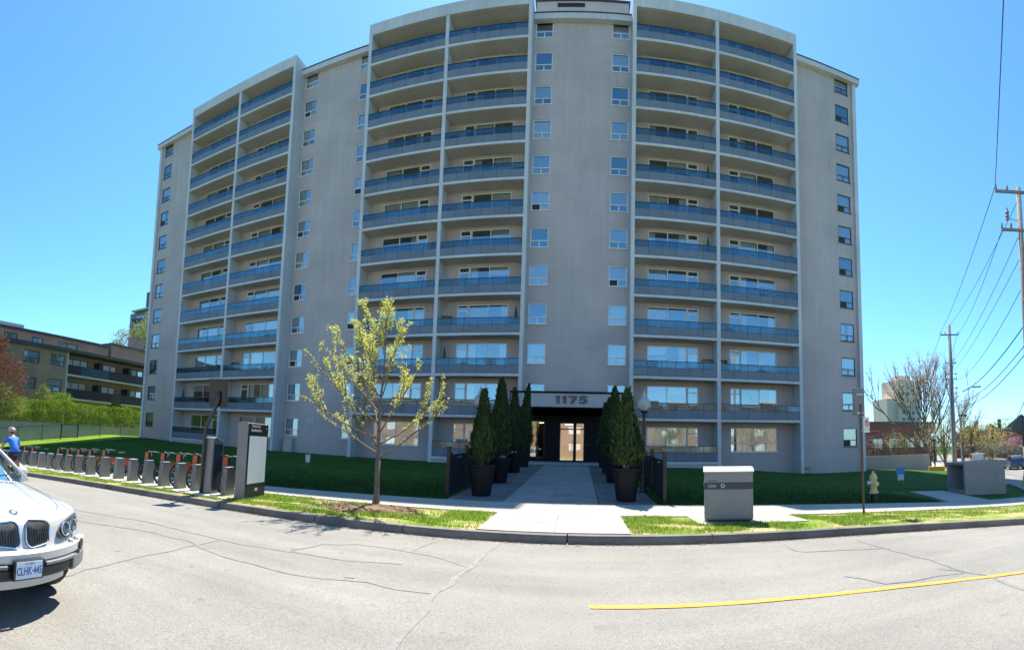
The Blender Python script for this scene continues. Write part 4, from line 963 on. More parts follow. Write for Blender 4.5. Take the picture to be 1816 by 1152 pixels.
lx, ly = 17.3, 22.6; lz = bank(lx, ly); M['signblue'] = mat('sign_blue', (.09,.28,.55), .5, .08)
t = thing('lawn_sign', 'small blue and white lawn sign in front of the retaining wall', 'sign', (lx, ly, lz)); ang = .66; uu = Vector((math.cos(ang), -math.sin(ang), 0))
b = MB(); c = Vector((lx,ly,lz)); vv = Vector((uu.y, -uu.x, 0))*.01
for s in (-.12,.12): b.tube([c+uu*s-Vector((0,0,.1)), c+uu*s+Vector((0,0,.5))], .008, 5)
b.build('stake', M['steel'], t)
b = MB(); b.obox(c+Vector((0,0,.70)), uu*.26, vv, (0,0,.19)); b.build('panel', M['signblue'], t)
b = MB(); b.obox(c+Vector((0,0,.33)), uu*.18, vv, (0,0,.17)); b.build('lower_panel', M['signwhite'], t)
for h, wd_ in ((.80,.18),(.72,.12),(.62,.16)):
    b = MB(); b.obox(c+Vector((0,0,h))-vv*1.4, uu*wd_, vv*.2, (0,0,.018)); b.build('printed_line', M['band'], t)
b = MB(); b.obox(c+Vector((0,0,.37))-vv*1.4, uu*.07, vv*.2, (0,0,.06)); b.build('printed_badge', M['band'], t)
lx, ly = -14.9, 24.0; lz = bank(lx, ly); t = thing('notice_board', 'small white notice on the shaded lawn near the tower wall', 'sign', (lx, ly, lz)); c = Vector((lx,ly,lz)); ang = -.55; uu = Vector((math.cos(ang), -math.sin(ang), 0)); vv = Vector((uu.y, -uu.x, 0))*.012
b = MB(); b.obox(c+Vector((0,0,.30)), uu*.13, vv, (0,0,.22)); b.build('panel', M['signwhite'], t)
b = MB(); b.obox(c+Vector((0,0,.36))-vv*1.4, uu*.09, vv*.2, (0,0,.09)); b.build('printed_block', M['signgrey'], t)
b = MB(); b.tube([c-Vector((0,0,.1)), c+Vector((0,0,.1))], .012, 5); b.build('stake', M['steel'], t)

# concrete enclosure beside the pavement on the right
M['precast'] = concrete('precast_grey', (.33,.32,.30), .1, .2, 0)
t = local_thing('concrete_enclosure', 'open sided grey concrete enclosure with a flat roofless top beside the pavement', 'enclosure', (15.9, 15.95, bank(15.9,15.95)), R(-61))
L, Wd, H_, th = 2.7, 1.75, 1.42, .14
t.rotation_euler = (0,0,R(-15)); t['label'] = 'open ended grey concrete enclosure beside the path at the pavement'
L, Wd, H_, th = 2.25, 1.75, 1.42, .14
b = MB(); b.box(0,L,0,th,-.6,H_); b.build('front_wall', M['precast'], t, bevel=.012)
b = MB(); b.box(0,L,Wd-th,Wd,-.6,H_); b.build('back_wall', M['precast'], t, bevel=.012)
b = MB(); b.box(L-th,L-.002,th+.002,Wd-th-.002,-.6,H_-.003); b.build('end_wall', M['precast'], t)
b = MB(); b.box(.0,.16,th+.002,Wd-th-.002,-.5,.16); b.build('sill', M['precast'], t)
b = MB(); b.box(.02,L-th-.002,th+.002,Wd-th-.002,H_-.12,H_-.02); b.build('lid', M['precast'], t)
b = MB(); b.box(.17,L-th-.003,th+.003,Wd-th-.003,-.5,.02); b.build('floor', M['precast'], t)

# ------------------------------------------------------------------ silver SUV entering at the left
def carpaint(name, col):
    m, n, p, out = new_mat(name); p.inputs['Base Color'].default_value = (*col,1); p.inputs['Metallic'].default_value = .2; p.inputs['Roughness'].default_value = .36
    p.inputs['Coat Weight'].default_value = 1; p.inputs['Coat Roughness'].default_value = .04
    ps = pos(n); f = noise(n, 420, 2, .5, ps); c = ramp(n, f, [(.35, tuple(x*.9 for x in col)), (.65, tuple(min(1,x*1.08) for x in col))]); n.links.new(c, p.inputs['Base Color']); return m
M['silver'] = carpaint('silver_paint', (.50,.50,.515))
M['plastic'] = mat('dark_plastic', (.035,.037,.04), .5, .1, 20)
M['greyplastic'] = mat('grey_plastic', (.16,.17,.18), .5, .08, 12)
M['chrome'] = mat('chrome', (.75,.76,.78), .12, .03, metal=1)
M['carglass'] = glassmat('car_glass', .16, (.45,.62,.64), (.85,.98,1))
M['lens'] = glassmat('lamp_lens', .22, (.85,.9,.95))
M['lamphouse'] = mat('lamp_housing', (.30,.31,.33), .25, .1, metal=.6)
ST = [(-.20,.30,.70),(-.05,.39,.84),(0,.47,.89),(0,.585,.915),(-.03,.645,.92),(-.06,.69,.925),(-.085,.79,.92),(-.12,.885,.905),(-.21,.94,.895),(-.45,.99,.885),(-.80,1.035,.875),(-1.20,1.075,.865),(-1.32,1.09,.83),
      (-1.75,1.36,.73),(-2.15,1.585,.63),(-2.5,1.67,.615),(-3.2,1.69,.615),(-4.0,1.62,.60),(-4.35,1.30,.68),(-4.45,1.0,.86),(-4.55,.6,.90),(-4.50,.35,.85)]
def kcurve(i): return .34 if i < 8 else (.30,.20,.10,.05,.10,.12,.10,.05,0,-.04,-.06,-.08,-.08,-.08)[i-8]
YS = [0,.26,.5,.70,.86,1.0]
def SP(i, f):
    x, z, w = ST[i]; y = w*f; dz = .05*f**3 if 8 <= i <= 12 else (.03*f**2 if i > 12 and i < 18 else 0)
    return (x-kcurve(i)*abs(y/.92)**2.5, y, z-dz)
from mathutils.bvhtree import BVHTree
BV = {}
def front_x(y, z):
    h = BV['b'].ray_cast(Vector((2, y, z)), Vector((-1,0,0)))
    return h[0].x if h[0] is not None and h[0].x > -1 else -.45
def top_hit(x, y): h = BV['b'].ray_cast(Vector((x, y, 3)), Vector((0,0,-1))); return h[0], h[1]
def make_suv(loc, rz, sc, lab):
    t = local_thing('suv', lab, 'car', loc, rz, None, sc)
    F = YS; fs = [-f for f in reversed(F[1:])]+F; nc = len(fs)
    b = MB(); ns = len(ST)
    for i in range(ns):
        for f in fs:
            p = SP(i, abs(f)); b.v.append((p[0], math.copysign(p[1], f) if f else 0, p[2]))
    for i in range(ns-1):
        if i in (12, 13): continue
        for j in range(nc-1):
            inner = 1 <= j <= nc-3
            mi = 0
            if i == 0: mi = 0 if inner else 2
            elif i in (1, 2): mi = 1 if (2 <= j <= nc-4) else 2
            elif i == 17: mi = 1
            b.f.append((i*nc+j, i*nc+j+1, (i+1)*nc+j+1, (i+1)*nc+j)); b.m.append(mi)
    # sides
    cols = [8,9,10,11,12,13,14,15,16,17,18,19]
    for s in (1,-1):
        o = len(b.v)
        for c in cols:
            if c == 8: pts = [SP(1,1),SP(3,1),SP(5,1),SP(7,1),SP(8,1)]
            elif c == 19: pts = [SP(21,1),SP(20,1),SP(20,1),SP(19,1),SP(19,1)]; pts[2] = (pts[2][0],pts[2][1],.75)
            else:
                x = ST[c][0]; tp = SP(c,1) if c <= 12 else (x, .895, 1.09); yb = .93
                pts = [(x,.88,.36),(x,yb,.58),(x,yb+.005,.74),(x,yb-.005,.93),tp]
            b.v += [(p[0], s*p[1], p[2]) for p in pts]
        for ci in range(len(cols)-1):
            for r in range(4):
                q = (o+ci*5+r, o+(ci+1)*5+r, o+(ci+1)*5+r+1, o+ci*5+r+1); b.f.append(q if s < 0 else q[::-1]); b.m.append(2 if r == 0 else 0)
    body = b.build('body', [M['silver'], M['plastic'], M['greyplastic']], t, smooth=True, fixn=False)
    bm = bmesh.new(); bm.from_mesh(body.data); bmesh.ops.remove_doubles(bm, verts=bm.verts, dist=.002); bmesh.ops.recalc_face_normals(bm, faces=bm.faces); bm.to_mesh(body.data); bm.free()
    ss = body.modifiers.new('s', 'SUBSURF'); ss.levels = 2; ss.render_levels = 2
    dg = bpy.context.evaluated_depsgraph_get(); me = bpy.data.meshes.new_from_object(body.evaluated_get(dg)); body.modifiers.clear(); body.data = me
    # wheel arches cut out of the sides
    cut = MB()
    for wx in (-.82,-3.64):
        cut.cyl((wx,-1.2,.38),(wx,-.66,.38),.42,28); cut.cyl((wx,.66,.38),(wx,1.2,.38),.42,28)
    co = cut.build('cutter', M['plastic']); bo = body.modifiers.new('b','BOOLEAN'); bo.object = co; bo.operation = 'DIFFERENCE'; bo.solver = 'FAST'
    dg = bpy.context.evaluated_depsgraph_get(); dg.update(); me = bpy.data.meshes.new_from_object(body.evaluated_get(dg)); body.modifiers.clear(); bpy.data.objects.remove(co)
    if len(me.polygons) > 500: body.data = me
    for p in body.data.polygons: p.use_smooth = True
    BV['b'] = BVHTree.FromPolygons([v.co.copy() for v in body.data.vertices], [tuple(p.vertices) for p in body.data.polygons])
    def sweep(name, m, z0, z1, off, ya, yb, n=26, dep=.12):
        b = MB()
        for k in range(n+1):
            y = ya+(yb-ya)*k/n; zc = (z0+z1)/2; x = front_x(y, max(.34, zc)); e = .93**2; nx = Vector((1, .34*2.5*abs(y/.92)**1.5/.92*(1 if y > 0 else -1), 0)).normalized()
            for zz, o in ((z0, -dep), (z0, off*.8), (z0+(z1-z0)*.15, off), (z1-(z1-z0)*.2, off), (z1, off*.55), (z1, -dep)):
                b.v.append((x+nx.x*o, y+nx.y*o, zz))
        for k in range(n):
            for j in range(5): b.f.append((k*6+j, (k+1)*6+j, (k+1)*6+j+1, k*6+j+1)); b.m.append(0)
        b.f += [tuple(range(6)), tuple(n*6+j for j in reversed(range(6)))]; b.m += [0, 0]
        return b.build(name, m, t, fixn=True)
    sweep('bumper', M['silver'], .565, .665, .05, -.90, .90); sweep('bumper_slot', M['black'], .525, .562, .02, -.74, .74)
    sweep('lower_grille', M['black'], .415, .522, .03, -.60, .60)
    for s in (1,-1): sweep('bumper_corner', M['greyplastic'], .40, .555, .048, min(s*.605,s*.895), max(s*.605,s*.895), 10); sweep('bumper_lip', M['greyplastic'], .525, .56, .06, min(s*.2,s*.6), max(s*.2,s*.6), 8)
    sweep('skid_plate', M['silver'], .30, .41, .015, -.62, .62)
    b = MB(); b.box(-4.35,-.45,-.80,.80,.26,.40); b.box(-1.35,-.35,-.70,.70,.4,.9); b.build('underbody', M['plastic'], t)
    for wx in (-.82,-3.64):
        for s in (1,-1):
            b = MB(); n = 20
            for a in lin(R(38), R(186), n): b.v += [(wx+.43*math.cos(a), s*.938, .38+.43*math.sin(a)), (wx+.49*math.cos(a), s*.925, .38+.49*math.sin(a)), (wx+.43*math.cos(a), s*.70, .38+.43*math.sin(a))]
            for k in range(n): b.f += [(3*k,3*k+3,3*k+4,3*k+1),(3*k,3*k+2,3*k+5,3*k+3)]; b.m += [0,0]
            b.build('wheel_arch', M['greyplastic'], t)
            b = MB(); b.prism([(0,0)]*0 or [(.36*math.cos(a), .36*math.sin(a)) for a in lin(0,6.2832,28)[:-1]], 'y', -.12, .12); b.v = [(x+wx, y+s*.80, z+.37) for x,y,z in b.v]; w = b.build('wheel', M['tyre'], t, bevel=.03)
            b = MB()
            for k in range(5):
                a = 6.2832*k/5; b.obox((wx+.13*math.cos(a), s*.915, .37+.13*math.sin(a)), (.13*math.cos(a),0,.13*math.sin(a)), (-.035*math.sin(a),0,.035*math.cos(a)), (0,.012,0))
            pr = [(wx+.25*math.cos(a), s*.922, .37+.25*math.sin(a)) for a in lin(0,6.2832,26)]; b.tube(pr, .02, 5, False); b.cyl((wx,s*.88,.37),(wx,s*.93,.37),.05,12); b.build('rim', M['chrome'], w)
    # glass
    def patch(name, idx, m, off=0):
        b = MB(); k = 0
        for i in idx:
            for f in fs: p = SP(i, abs(f)*.985); b.v.append((p[0]+off, math.copysign(p[1], f) if f else 0, p[2]))
        for i in range(len(idx)-1):
            for j in range(nc-1): b.f.append((i*nc+j,(i+1)*nc+j,(i+1)*nc+j+1,i*nc+j+1)); b.m.append(0)
        return b.build(name, m, t, smooth=True)
    ws = patch('windshield', [12,13,14], M['carglass'])
    for s in (1,-1):
        b = MB(); idx = [12,13,14,15,16,17,18]
        for i in idx: p = SP(i,1); b.v += [(ST[i][0], s*.885, 1.085), (p[0], s*p[1], p[2])]
        for k in range(len(idx)-1): b.f.append((2*k,2*k+2,2*k+3,2*k+1)); b.m.append(0)
        b.build('side_window', M['carglass'], t)
        b = MB(); b.tube([(-1.30,s*.845,1.085),(-1.75,s*.735,1.35),(-2.15,s*.645,1.57),(-2.5,s*.625,1.65),(-3.2,s*.62,1.67),(-4.0,s*.60,1.60),(-4.4,s*.75,1.2)], .026, 6)
        for px in (-2.55,-3.45): b.tube([(px,s*.885,1.09),(px-.08,s*.63,1.64)], .035, 5)
        b.build('pillar', M['silver'], t, smooth=True)
        b = MB(); b.lathe([(.02,-.11),(.085,-.09),(.10,0),(.085,.08),(.02,.10)], (0,0,0), 12); b.v = [(-1.66+x*.6, s*(.985)+y*.95, 1.13+z*.68) for x,y,z in b.v]; mi = b.build('mirror', M['silver'], t, smooth=True)
        b = MB(); b.tube([(-1.58,s*.86,1.08),(-1.62,s*.97,1.10)], .03, 6); b.build('mirror_arm', M['plastic'], mi)
        for hx_ in (-1.95,-2.95): b = MB(); b.tube([(hx_,s*.935,.93),(hx_-.09,s*.965,.935),(hx_-.2,s*.935,.93)], .014, 6); b.build('door_handle', M['silver'], t)
        # lamps
        b = MB(); ol = [(.405,.725),(.48,.705),(.60,.715),(.74,.74),(.85,.785),(.87,.87),(.79,.88),(.62,.865),(.49,.835),(.43,.785)]
        pts = [(front_x(y,z)+.014, s*y, z) for y, z in ol]; ctr = Vector((0,0,0))
        for p in pts: ctr += Vector(p)/len(pts)
        b.v = pts+[(front_x(.64,.79)+.012, s*.64, .79)]; nP = len(pts); b.f = [(k,(k+1)%nP,nP) if s > 0 else ((k+1)%nP,k,nP) for k in range(nP)]; b.m = [0]*nP
        hl = b.build('headlight', M['lamphouse'], t)
        for ly_, r in ((.545,.064),(.695,.068)):
            c = Vector((front_x(ly_,.79)+.04, s*ly_, .79)); nv = Vector((1, s*.55*ly_, .1)).normalized(); uu = nv.orthogonal().normalized(); v2 = nv.cross(uu)
            b = MB(); b.tube([c+(uu*math.cos(a)+v2*math.sin(a))*r for a in lin(0,6.2832,20)], .008, 5, False); b.build('lamp_ring', M['chrome'], hl)
            b = MB(); n = 16; b.v = [tuple(c+nv*.002+(uu*math.cos(6.2832*k/n)+v2*math.sin(6.2832*k/n))*r*.72) for k in range(n)]+[tuple(c+nv*.03)]; b.f = [(k,(k+1)%n,n) for k in range(n)]; b.m = [0]*n; b.build('lamp_lens', M['carglass'] if ly_ < .6 else M['lens'], hl, smooth=True)
        b = MB(); pts2 = [(p[0]+.02,p[1],p[2]) for p in pts]; b.v = pts2+[(front_x(.64,.79)+.05, s*.64, .79)]; b.f = [(k,(k+1)%nP,nP) for k in range(nP)]; b.m = [0]*nP; b.build('lens_cover', M['lens'], hl, smooth=True)
        b = MB(); c = Vector((front_x(.76,.60)+.055, s*.775, .615)); nv = Vector((1, s*.7, 0)).normalized(); uu = Vector((0,0,1)); v2 = nv.cross(uu)
        b.tube([c+(uu*math.cos(a)+v2*math.sin(a))*.05 for a in lin(0,6.2832,18)], .008, 5, False); n = 14; o = len(b.v); b.v += [tuple(c+nv*.004+(uu*math.cos(6.2832*k/n)+v2*math.sin(6.2832*k/n))*.046) for k in range(n)]; b.f.append(tuple(o+k for k in range(n))); b.m.append(0); b.build('fog_lamp', M['plastic'], t)
        for ly_ in (.60,.72):
            b = MB(); c = Vector((front_x(ly_,.66)+.035, s*ly_, .672)); b.lathe([(.028,-.03),(.026,.012),(.012,.02)], tuple(c), 8); b.build('washer_nozzle', M['silver'], t, smooth=True)
        # kidney grille
        y0, y1, z0, z1 = .04, .325, .685, .885; rr_ = .06
        out = []
        for (cx, cz, a0, r) in ((y1-rr_*1.3, z1-rr_, 0, 1), (y0+rr_, z1-rr_*.8, 90, 1), (y0+rr_*.9, z0+rr_*.9, 180, 1), (y1-rr_*1.6, z0+rr_*1.2, 270, 1)):
            for a in lin(a0, a0+90, 4): out.append((cx+rr_*math.cos(R(a))*(1.15 if cx > .2 else 1), cz+rr_*math.sin(R(a))))
        pp = [(front_x(y, z)+.016, s*y, z) for y, z in out]; n = len(pp); cc = (front_x(.18,.8)+.034, s*.18, .79)
        b = MB(); b.v = pp+[cc]; b.f = [(k,(k+1)%n,n) for k in range(n)]; b.m = [0]*n; kg = b.build('grille', M['black'], t)
        b = MB(); b.tube(pp+[pp[0]], .009, 6, False); b.build('grille_surround', M['chrome'], kg)
        b = MB()
        for k in range(9):
            y = y0+.032+k*.0265; b.tube([(front_x(y,z)+.03, s*y, z) for z in lin(z0+.025, z1-.025, 4)], .004, 4)
        b.build('grille_bars', M['plastic'], kg)
        pts = [tuple(top_hit(x, s*y)[0]+Vector((0,0,.001))) for x, y in ((-.33,.56),(-.45,.66),(-.7,.74),(-1.0,.775),(-1.27,.78))]; b = MB(); b.tube(pts, .0045, 4); b.build('bonnet_gap', M['plastic'], t)
        pts = [tuple(top_hit(x, s*y)[0]+Vector((0,0,-.004))) for x, y in ((-.45,.42),(-.7,.47),(-1.0,.54),(-1.22,.58))]; b = MB(); b.tube(pts, .012, 6); b.build('hood_crease', M['silver'], t, smooth=True)
    b = MB()
    for k in range(-8,9): b.box(-1.245,-1.20,k*.07-.028,k*.07+.028,1.078-abs(k)*.003,1.088-abs(k)*.003)
    b.build('cowl_vent', M['plastic'], t)
    for s in (-.35,.25): b = MB(); b.tube([(-1.32,s,1.10),(-1.35,s+.25,1.125),(-1.40,s+.5,1.145)], .009, 5); b.build('wiper', M['plastic'], t)
    # roundel badge
    c, nv = top_hit(-.26, 0); c = c-nv*.010; nv = nv.normalized(); uu = Vector((0,1,0)); v2 = nv.cross(uu)
    def disc(r0, r1, a0, a1, off, n=10):
        b = MB()
        for k in range(n):
            p, q = a0+(a1-a0)*k/n, a0+(a1-a0)*(k+1)/n; g = lambda r, a: c+nv*off+(uu*math.cos(a)+v2*math.sin(a))*r
            b.quad(g(r0,p), g(r1,p), g(r1,q), g(r0,q))
        return b
    bd = disc(.0,.042,0,6.2832,.012,24).build('badge', M['plastic'], t); disc(.038,.043,0,6.2832,.014,24).build('badge_rim', M['chrome'], bd)
    for k in range(4): disc(.0,.026,R(90*k),R(90*k+90),.0145).build('badge_quadrant', M['signblue'] if k%2 else M['signwhite'], bd)
    # number plate
    b = MB(); b.box(.03,.062,-.155,.155,.43,.60); hd = b.build('plate_holder', M['black'], t, bevel=.004)
    b = MB(); b.box(.063,.068,-.135,.135,.445,.59); pl = b.build('number_plate', M['plateblue'], hd)
    me = text_mesh('CLHK\u00b7445', .098, .0008, M['plateink'], 'plate_characters', .0014, .62); o = link('plate_characters', me, pl); o.rotation_euler = (0,0,R(90)); o.location = (.069,0,.508)
    me = text_mesh('ONTARIO', .024, .0006, M['plateink'], 'plate_words', .0, 1.); o = link('plate_words', me, pl); o.rotation_euler = (0,0,R(90)); o.location = (.069,0,.572)
    # cabin
    b = MB(); b.box(-1.75,-1.3,-.72,.72,.9,1.06); b.build('dashboard', M['plastic'], t, bevel=.04)
    for s in (-.38,.38):
        b = MB(); b.box(-2.55,-2.05,s-.26,s+.26,.70,.85); b.obox((-2.58,s,1.12),(.07,0,.02),(0,.25,0),(-.06,0,.30)); b.obox((-2.67,s,1.47),(.05,0,0),(0,.13,0),(0,0,.09)); b.build('seat', M['greyplastic'], t, bevel=.03)
    b = MB(); b.tube([(-1.86+.06*math.sin(a), .38+.19*math.cos(a), 1.02+.19*math.sin(a)) for a in lin(0,6.2832,20)], .014, 6, False); b.build('steering_wheel', M['plastic'], t)
    for s in (1,-1): b = MB(); b.obox((-4.42,s*.80,.98),(.05,0,0),(0,.08,0),(0,0,.13)); b.build('tail_lamp', M['red'], t, bevel=.02)
    return t
M['plateblue'] = mat('number_plate_white', (.60,.68,.76), .4, .04); M['plateink'] = mat('number_plate_blue', (.03,.10,.34), .4, .05)
make_suv((-3.57, 1.755, zroad(-4.5)), R(9), .93, 'silver sport utility vehicle with a twin kidney grille entering at the left')

# ------------------------------------------------------------------ cyclist
def cyclist(loc, rz):
    bk = copy_thing(bp); bk.location = loc; bk.rotation_euler = (0,0,rz); bk['label'] = 'dark bicycle ridden along the road by the cyclist in a blue shirt'; bk['category'] = 'bicycle'; bk['name'] = 'bicycle'; bk.name = 'bicycle'
    del bk['group']; del bk['name']
    t = local_thing('person', 'cyclist seen from behind in a bright blue shirt, dark shorts and a grey helmet', 'person', loc, rz)
    V, E_, Rd = [], [], []
    def vtx(p, r, par=None):
        V.append(p); Rd.append(r)
        if par is not None: E_.append((par, len(V)-1))
        return len(V)-1
    pel = vtx((0,.74,1.00), .165); ab = vtx((0,.68,1.14), .155, pel); ch = vtx((0,.56,1.34), .175, ab); up = vtx((0,.49,1.46), .13, ch); nk = vtx((0,.44,1.54), .058, up); h1 = vtx((0,.40,1.63), .085, nk); h2 = vtx((0,.385,1.72), .075, h1)
    hands = []
    for s in (-1,1):
        sh = vtx((s*.19,.48,1.44), .075, up); el = vtx((s*.32,.42,1.20), .048, sh); wr_ = vtx((s*.29,.29,1.06), .032, el); pm = vtx((s*.27,.25,1.035), .038, wr_)
        for k in range(4):
            a = vtx((s*(.245+.018*k),.215,1.035), .011, pm); c = vtx((s*(.245+.018*k),.20,1.012), .010, a); vtx((s*(.245+.018*k),.222,.99), .009, c)
        a = vtx((s*.225,.255,1.02), .012, pm); vtx((s*.215,.235,1.0), .010, a)
        hp = vtx((s*.10,.72,.95), .105, pel); kn = vtx((s*.12,.42,.72 if s > 0 else .58), .068, hp); an = vtx((s*.13,.56,.33 if s > 0 else .19), .042, kn); ft = vtx((s*.14,.44,.235 if s > 0 else .10), .04, an)
    me = bpy.data.meshes.new('body'); me.from_pydata(V, E_, [])
    ob = bpy.data.objects.new('body', me); COL.objects.link(ob)
    ob.modifiers.new('k', 'SKIN')
    for i, l in enumerate(me.skin_vertices[0].data): l.radius = (Rd[i], Rd[i]); l.use_root = (i == 0)
    sb = ob.modifiers.new('s', 'SUBSURF'); sb.levels = 2; sb.render_levels = 2
    dg = bpy.context.evaluated_depsgraph_get(); dg.update(); m2 = bpy.data.meshes.new_from_object(ob.evaluated_get(dg)); bpy.data.objects.remove(ob)
    m2.materials.clear()
    for m in (M['skin'], M['shirt'], M['shorts'], M['black']): m2.materials.append(m)
    for p in m2.polygons:
        c = p.center; p.use_smooth = True; k = 0
        if c.z > .98 and c.z < 1.53 and (abs(c.x) < .19 or (c.z > 1.22 and abs(c.x) < .31)): k = 1
        if (c.z <= 1.02 and abs(c.x) < .22 and c.y > .44 and c.z > .70): k = 2
        if c.z < .30 and c.y < .52: k = 3
        p.material_index = k
    link('body', m2, t)
    b = MB(); b.lathe([(.105,0),(.125,.03),(.128,.08),(.105,.14),(.05,.175),(.01,.18)], (0,0,0), 18); b.v = [(x, .385+y*1.25, 1.70+z*.85-.12*y) for x,y,z in b.v]; hm = b.build('helmet', M['helm'], t, smooth=True)
    for k in (-1,0,1):
        b = MB(); b.tube([(k*.05,.385+1.27*.1,1.735),(k*.045,.385+.10,1.81),(k*.04,.385,1.853),(k*.035,.30,1.83)], .012, 5); b.build('helmet_vent', M['black'], hm)
    b = MB(); b.lathe([(.085,-.02),(.098,.03),(.1,.06)], (0,0,0), 14); b.v = [(x,.405+y,1.65+z) for x,y,z in b.v]; b.build('hair', M['black'], t, smooth=True)
    # face, seen only from ahead
    b = MB(); b.obox((0,.295,1.655),(.012,0,0),(0,.02,0),(0,.008,.025)); b.build('nose', M['skin'], t, bevel=.006)
    for s in (-1,1): b = MB(); b.lathe([(.002,-.012),(.012,0),(.002,.012)], (s*.032,.312,1.69), 8); b.build('eye', M['black'], t, smooth=True); b = MB(); b.obox((s*.088,.40,1.665),(.008,0,0),(0,.018,0),(0,0,.03)); b.build('ear', M['skin'], t, bevel=.006)
    b = MB(); b.obox((0,.315,1.615),(.025,0,0),(0,.008,0),(0,0,.005)); b.build('mouth', M['red'], t)
    return t
M['helm'] = mat('helmet_grey_pink', (.36,.30,.30), .4, .1); M['skin'] = mat('skin', (.42,.24,.16), .55, .08); M['shirt'] = mat('blue_shirt', (.02,.16,.62), .75, .12, 9, bmp=.3, bscale=14); M['shorts'] = mat('navy_shorts', (.015,.018,.035), .8, .2)
cyclist((-16.1, 6.76, zroad(-16.1)), R(92)-R(180)+R(0))

# ------------------------------------------------------------------ low brick apartments on the left
def brickmat(name, c1, c2, mortar, sc=1., var=.25):
    m, n, p, out = new_mat(name); tc = n.nodes.new('ShaderNodeTexCoord'); mp = n.nodes.new('ShaderNodeMapping'); mp.inputs['Rotation'].default_value = (R(90),0,0); n.links.new(tc.outputs['Object'], mp.inputs[0])
    b = n.nodes.new('ShaderNodeTexBrick'); b.inputs['Scale'].default_value = 4.4*sc; b.inputs['Color1'].default_value = (*c1,1); b.inputs['Color2'].default_value = (*c2,1); b.inputs['Mortar'].default_value = (*mortar,1)
    b.inputs['Mortar Size'].default_value = .015; b.inputs['Brick Width'].default_value = .95; b.inputs['Row Height'].default_value = .32; n.links.new(mp.outputs[0], b.inputs['Vector'])
    ps = pos(n); c = mix(n, .5, b.outputs[0], ramp(n, noise(n, .5, 6, .7, ps), [(.3, (.62,.6,.56)), (.7, (1.2,1.18,1.12))]), 'MULTIPLY')
    n.links.new(c, p.inputs['Base Color']); p.inputs['Roughness'].default_value = .9; return m
M['ybrick'] = brickmat('yellow_brick', (.42,.295,.185), (.34,.235,.15), (.36,.32,.26))
M['pbrick'] = brickmat('pink_brick', (.44,.29,.23), (.36,.24,.19), (.38,.34,.3))
M['rbrick'] = brickmat('red_brick', (.25,.085,.055), (.19,.06,.045), (.26,.22,.2))
M['rail_dark'] = mat('balcony_rail_dark', (.02,.022,.028), .5, .2)
M['rail_blue'] = mat('balcony_panel_blue', (.03,.075,.12), .45, .1)
def win2(b, g, x0, x1, z0, z1, y, mull=(), bar=None):
    t = .07
    b.box(x0,x1,y-.02,y+.06,z0,z0+t); b.box(x0,x1,y-.02,y+.06,z1-t,z1); b.box(x0,x0+t,y-.02,y+.06,z0+t,z1-t); b.box(x1-t,x1,y-.02,y+.06,z0+t,z1-t)
    for m_ in mull: b.box(m_-t/2,m_+t/2,y-.018,y+.055,z0+t,z1-t)
    if bar: b.box(x0+t,x1-t,y-.016,y+.05,bar-t/2,bar+t/2)
    g.quad((x0+t,y+.03,z0+t),(x1-t,y+.03,z0+t),(x1-t,y+.03,z1-t),(x0+t,y+.03,z1-t))
def window_part(par, x0, x1, z0, z1, y, fm, mull=(), bar=None, cur=True):
    b, g = MB(), MB(); win2(b, g, x0, x1, z0, z1, y, mull, bar); w = b.build('window', fm, par); g.build('pane', M['glass'], w)
    if cur: c = MB(); a = x0+.1 if rnd.random() < .6 else (x0+x1)/2; c.quad((a,y+.16,z0+(.1 if rnd.random() < .5 else .6*(z1-z0))),(x1-.1,y+.16,z0+.1 if False else z0+.5*(z1-z0)*rnd.choice((.1,1))),(x1-.1,y+.16,z1-.1),(a,y+.16,z1-.1)); c.build('curtain', M['curtain'], w)
    return w
P0, P1 = Vector((-48.2,19,0)), Vector((-50.8,42,0)); ul = (P1-P0).normalized()
low = local_thing('low_apartment_building', 'three storey yellow brick apartment block with dark balconies behind the hedge', 'building', (P0.x,P0.y,0), math.atan2(ul.y, ul.x))
holes = [(2.6,4.65,7.7,9.1),(6.1,8.1,7.8,9.1),(2.4,4.45,4.85,6.15),(5.95,7.95,4.9,6.3),(-2.4,-.4,7.7,9.1),(-2.4,-.4,4.85,6.15),(-6.4,-4.4,7.7,9.1)]
b = MB(); wall_holes(b, -14, 8.55, -1.5, 9.55, 0, holes, .12); b.build('wall', M['ybrick'], low)
for h in holes: window_part(low, h[0], h[1], h[2], h[3], .06, M['frame_dark'], ((h[0]+h[1])/2,) if False else (), h[2]+.42*(h[3]-h[2]))
bx = [(9.3,12.6),(14.1,17.35),(18.95,22.2)]; holes = []
for z0 in (4.35,7.10):
    for a, c in bx: holes += [(a, c, z0+.95, z0+2.0)]
b = MB(); wall_holes(b, 8.55, 25, -1.5, 9.55, 1.3, holes, .12); b.quad((8.55,0,-1.5),(8.55,1.3,-1.5),(8.55,1.3,9.55),(8.55,0,9.55)); b.build('wall', M['ybrick'], low)
for h in holes: window_part(low, h[0], h[1], h[2], h[3], 1.36, M['frame_dark'], (h[0]+.95, h[0]+2.1), None)
for z0 in (4.35,7.10):
    b = MB(); b.box(8.57,25,.0,1.29,z0-.2,z0); s = b.build('balcony', M['white'], low)
    for k, (a, c) in enumerate(((8.6,10.6),(10.65,15.0),(15.05,19.6),(19.65,24.9))):
        b = MB(); b.box(a,c,.0,.05,z0+.08,z0+1.02); b.build('panel', M['rail_blue'] if (k == 1 and z0 > 6) else M['rail_dark'], s)
    b = MB(); b.box(8.6,24.95,-.02,.07,z0+1.03,z0+1.08); b.build('railing', M['rail_dark'], s)
    for a in (13.5,18.4): b = MB(); b.box(a,a+.5,.1,1.28,z0+.0,z0+1.95); b.build('privacy_screen', M['rail_dark'], s)
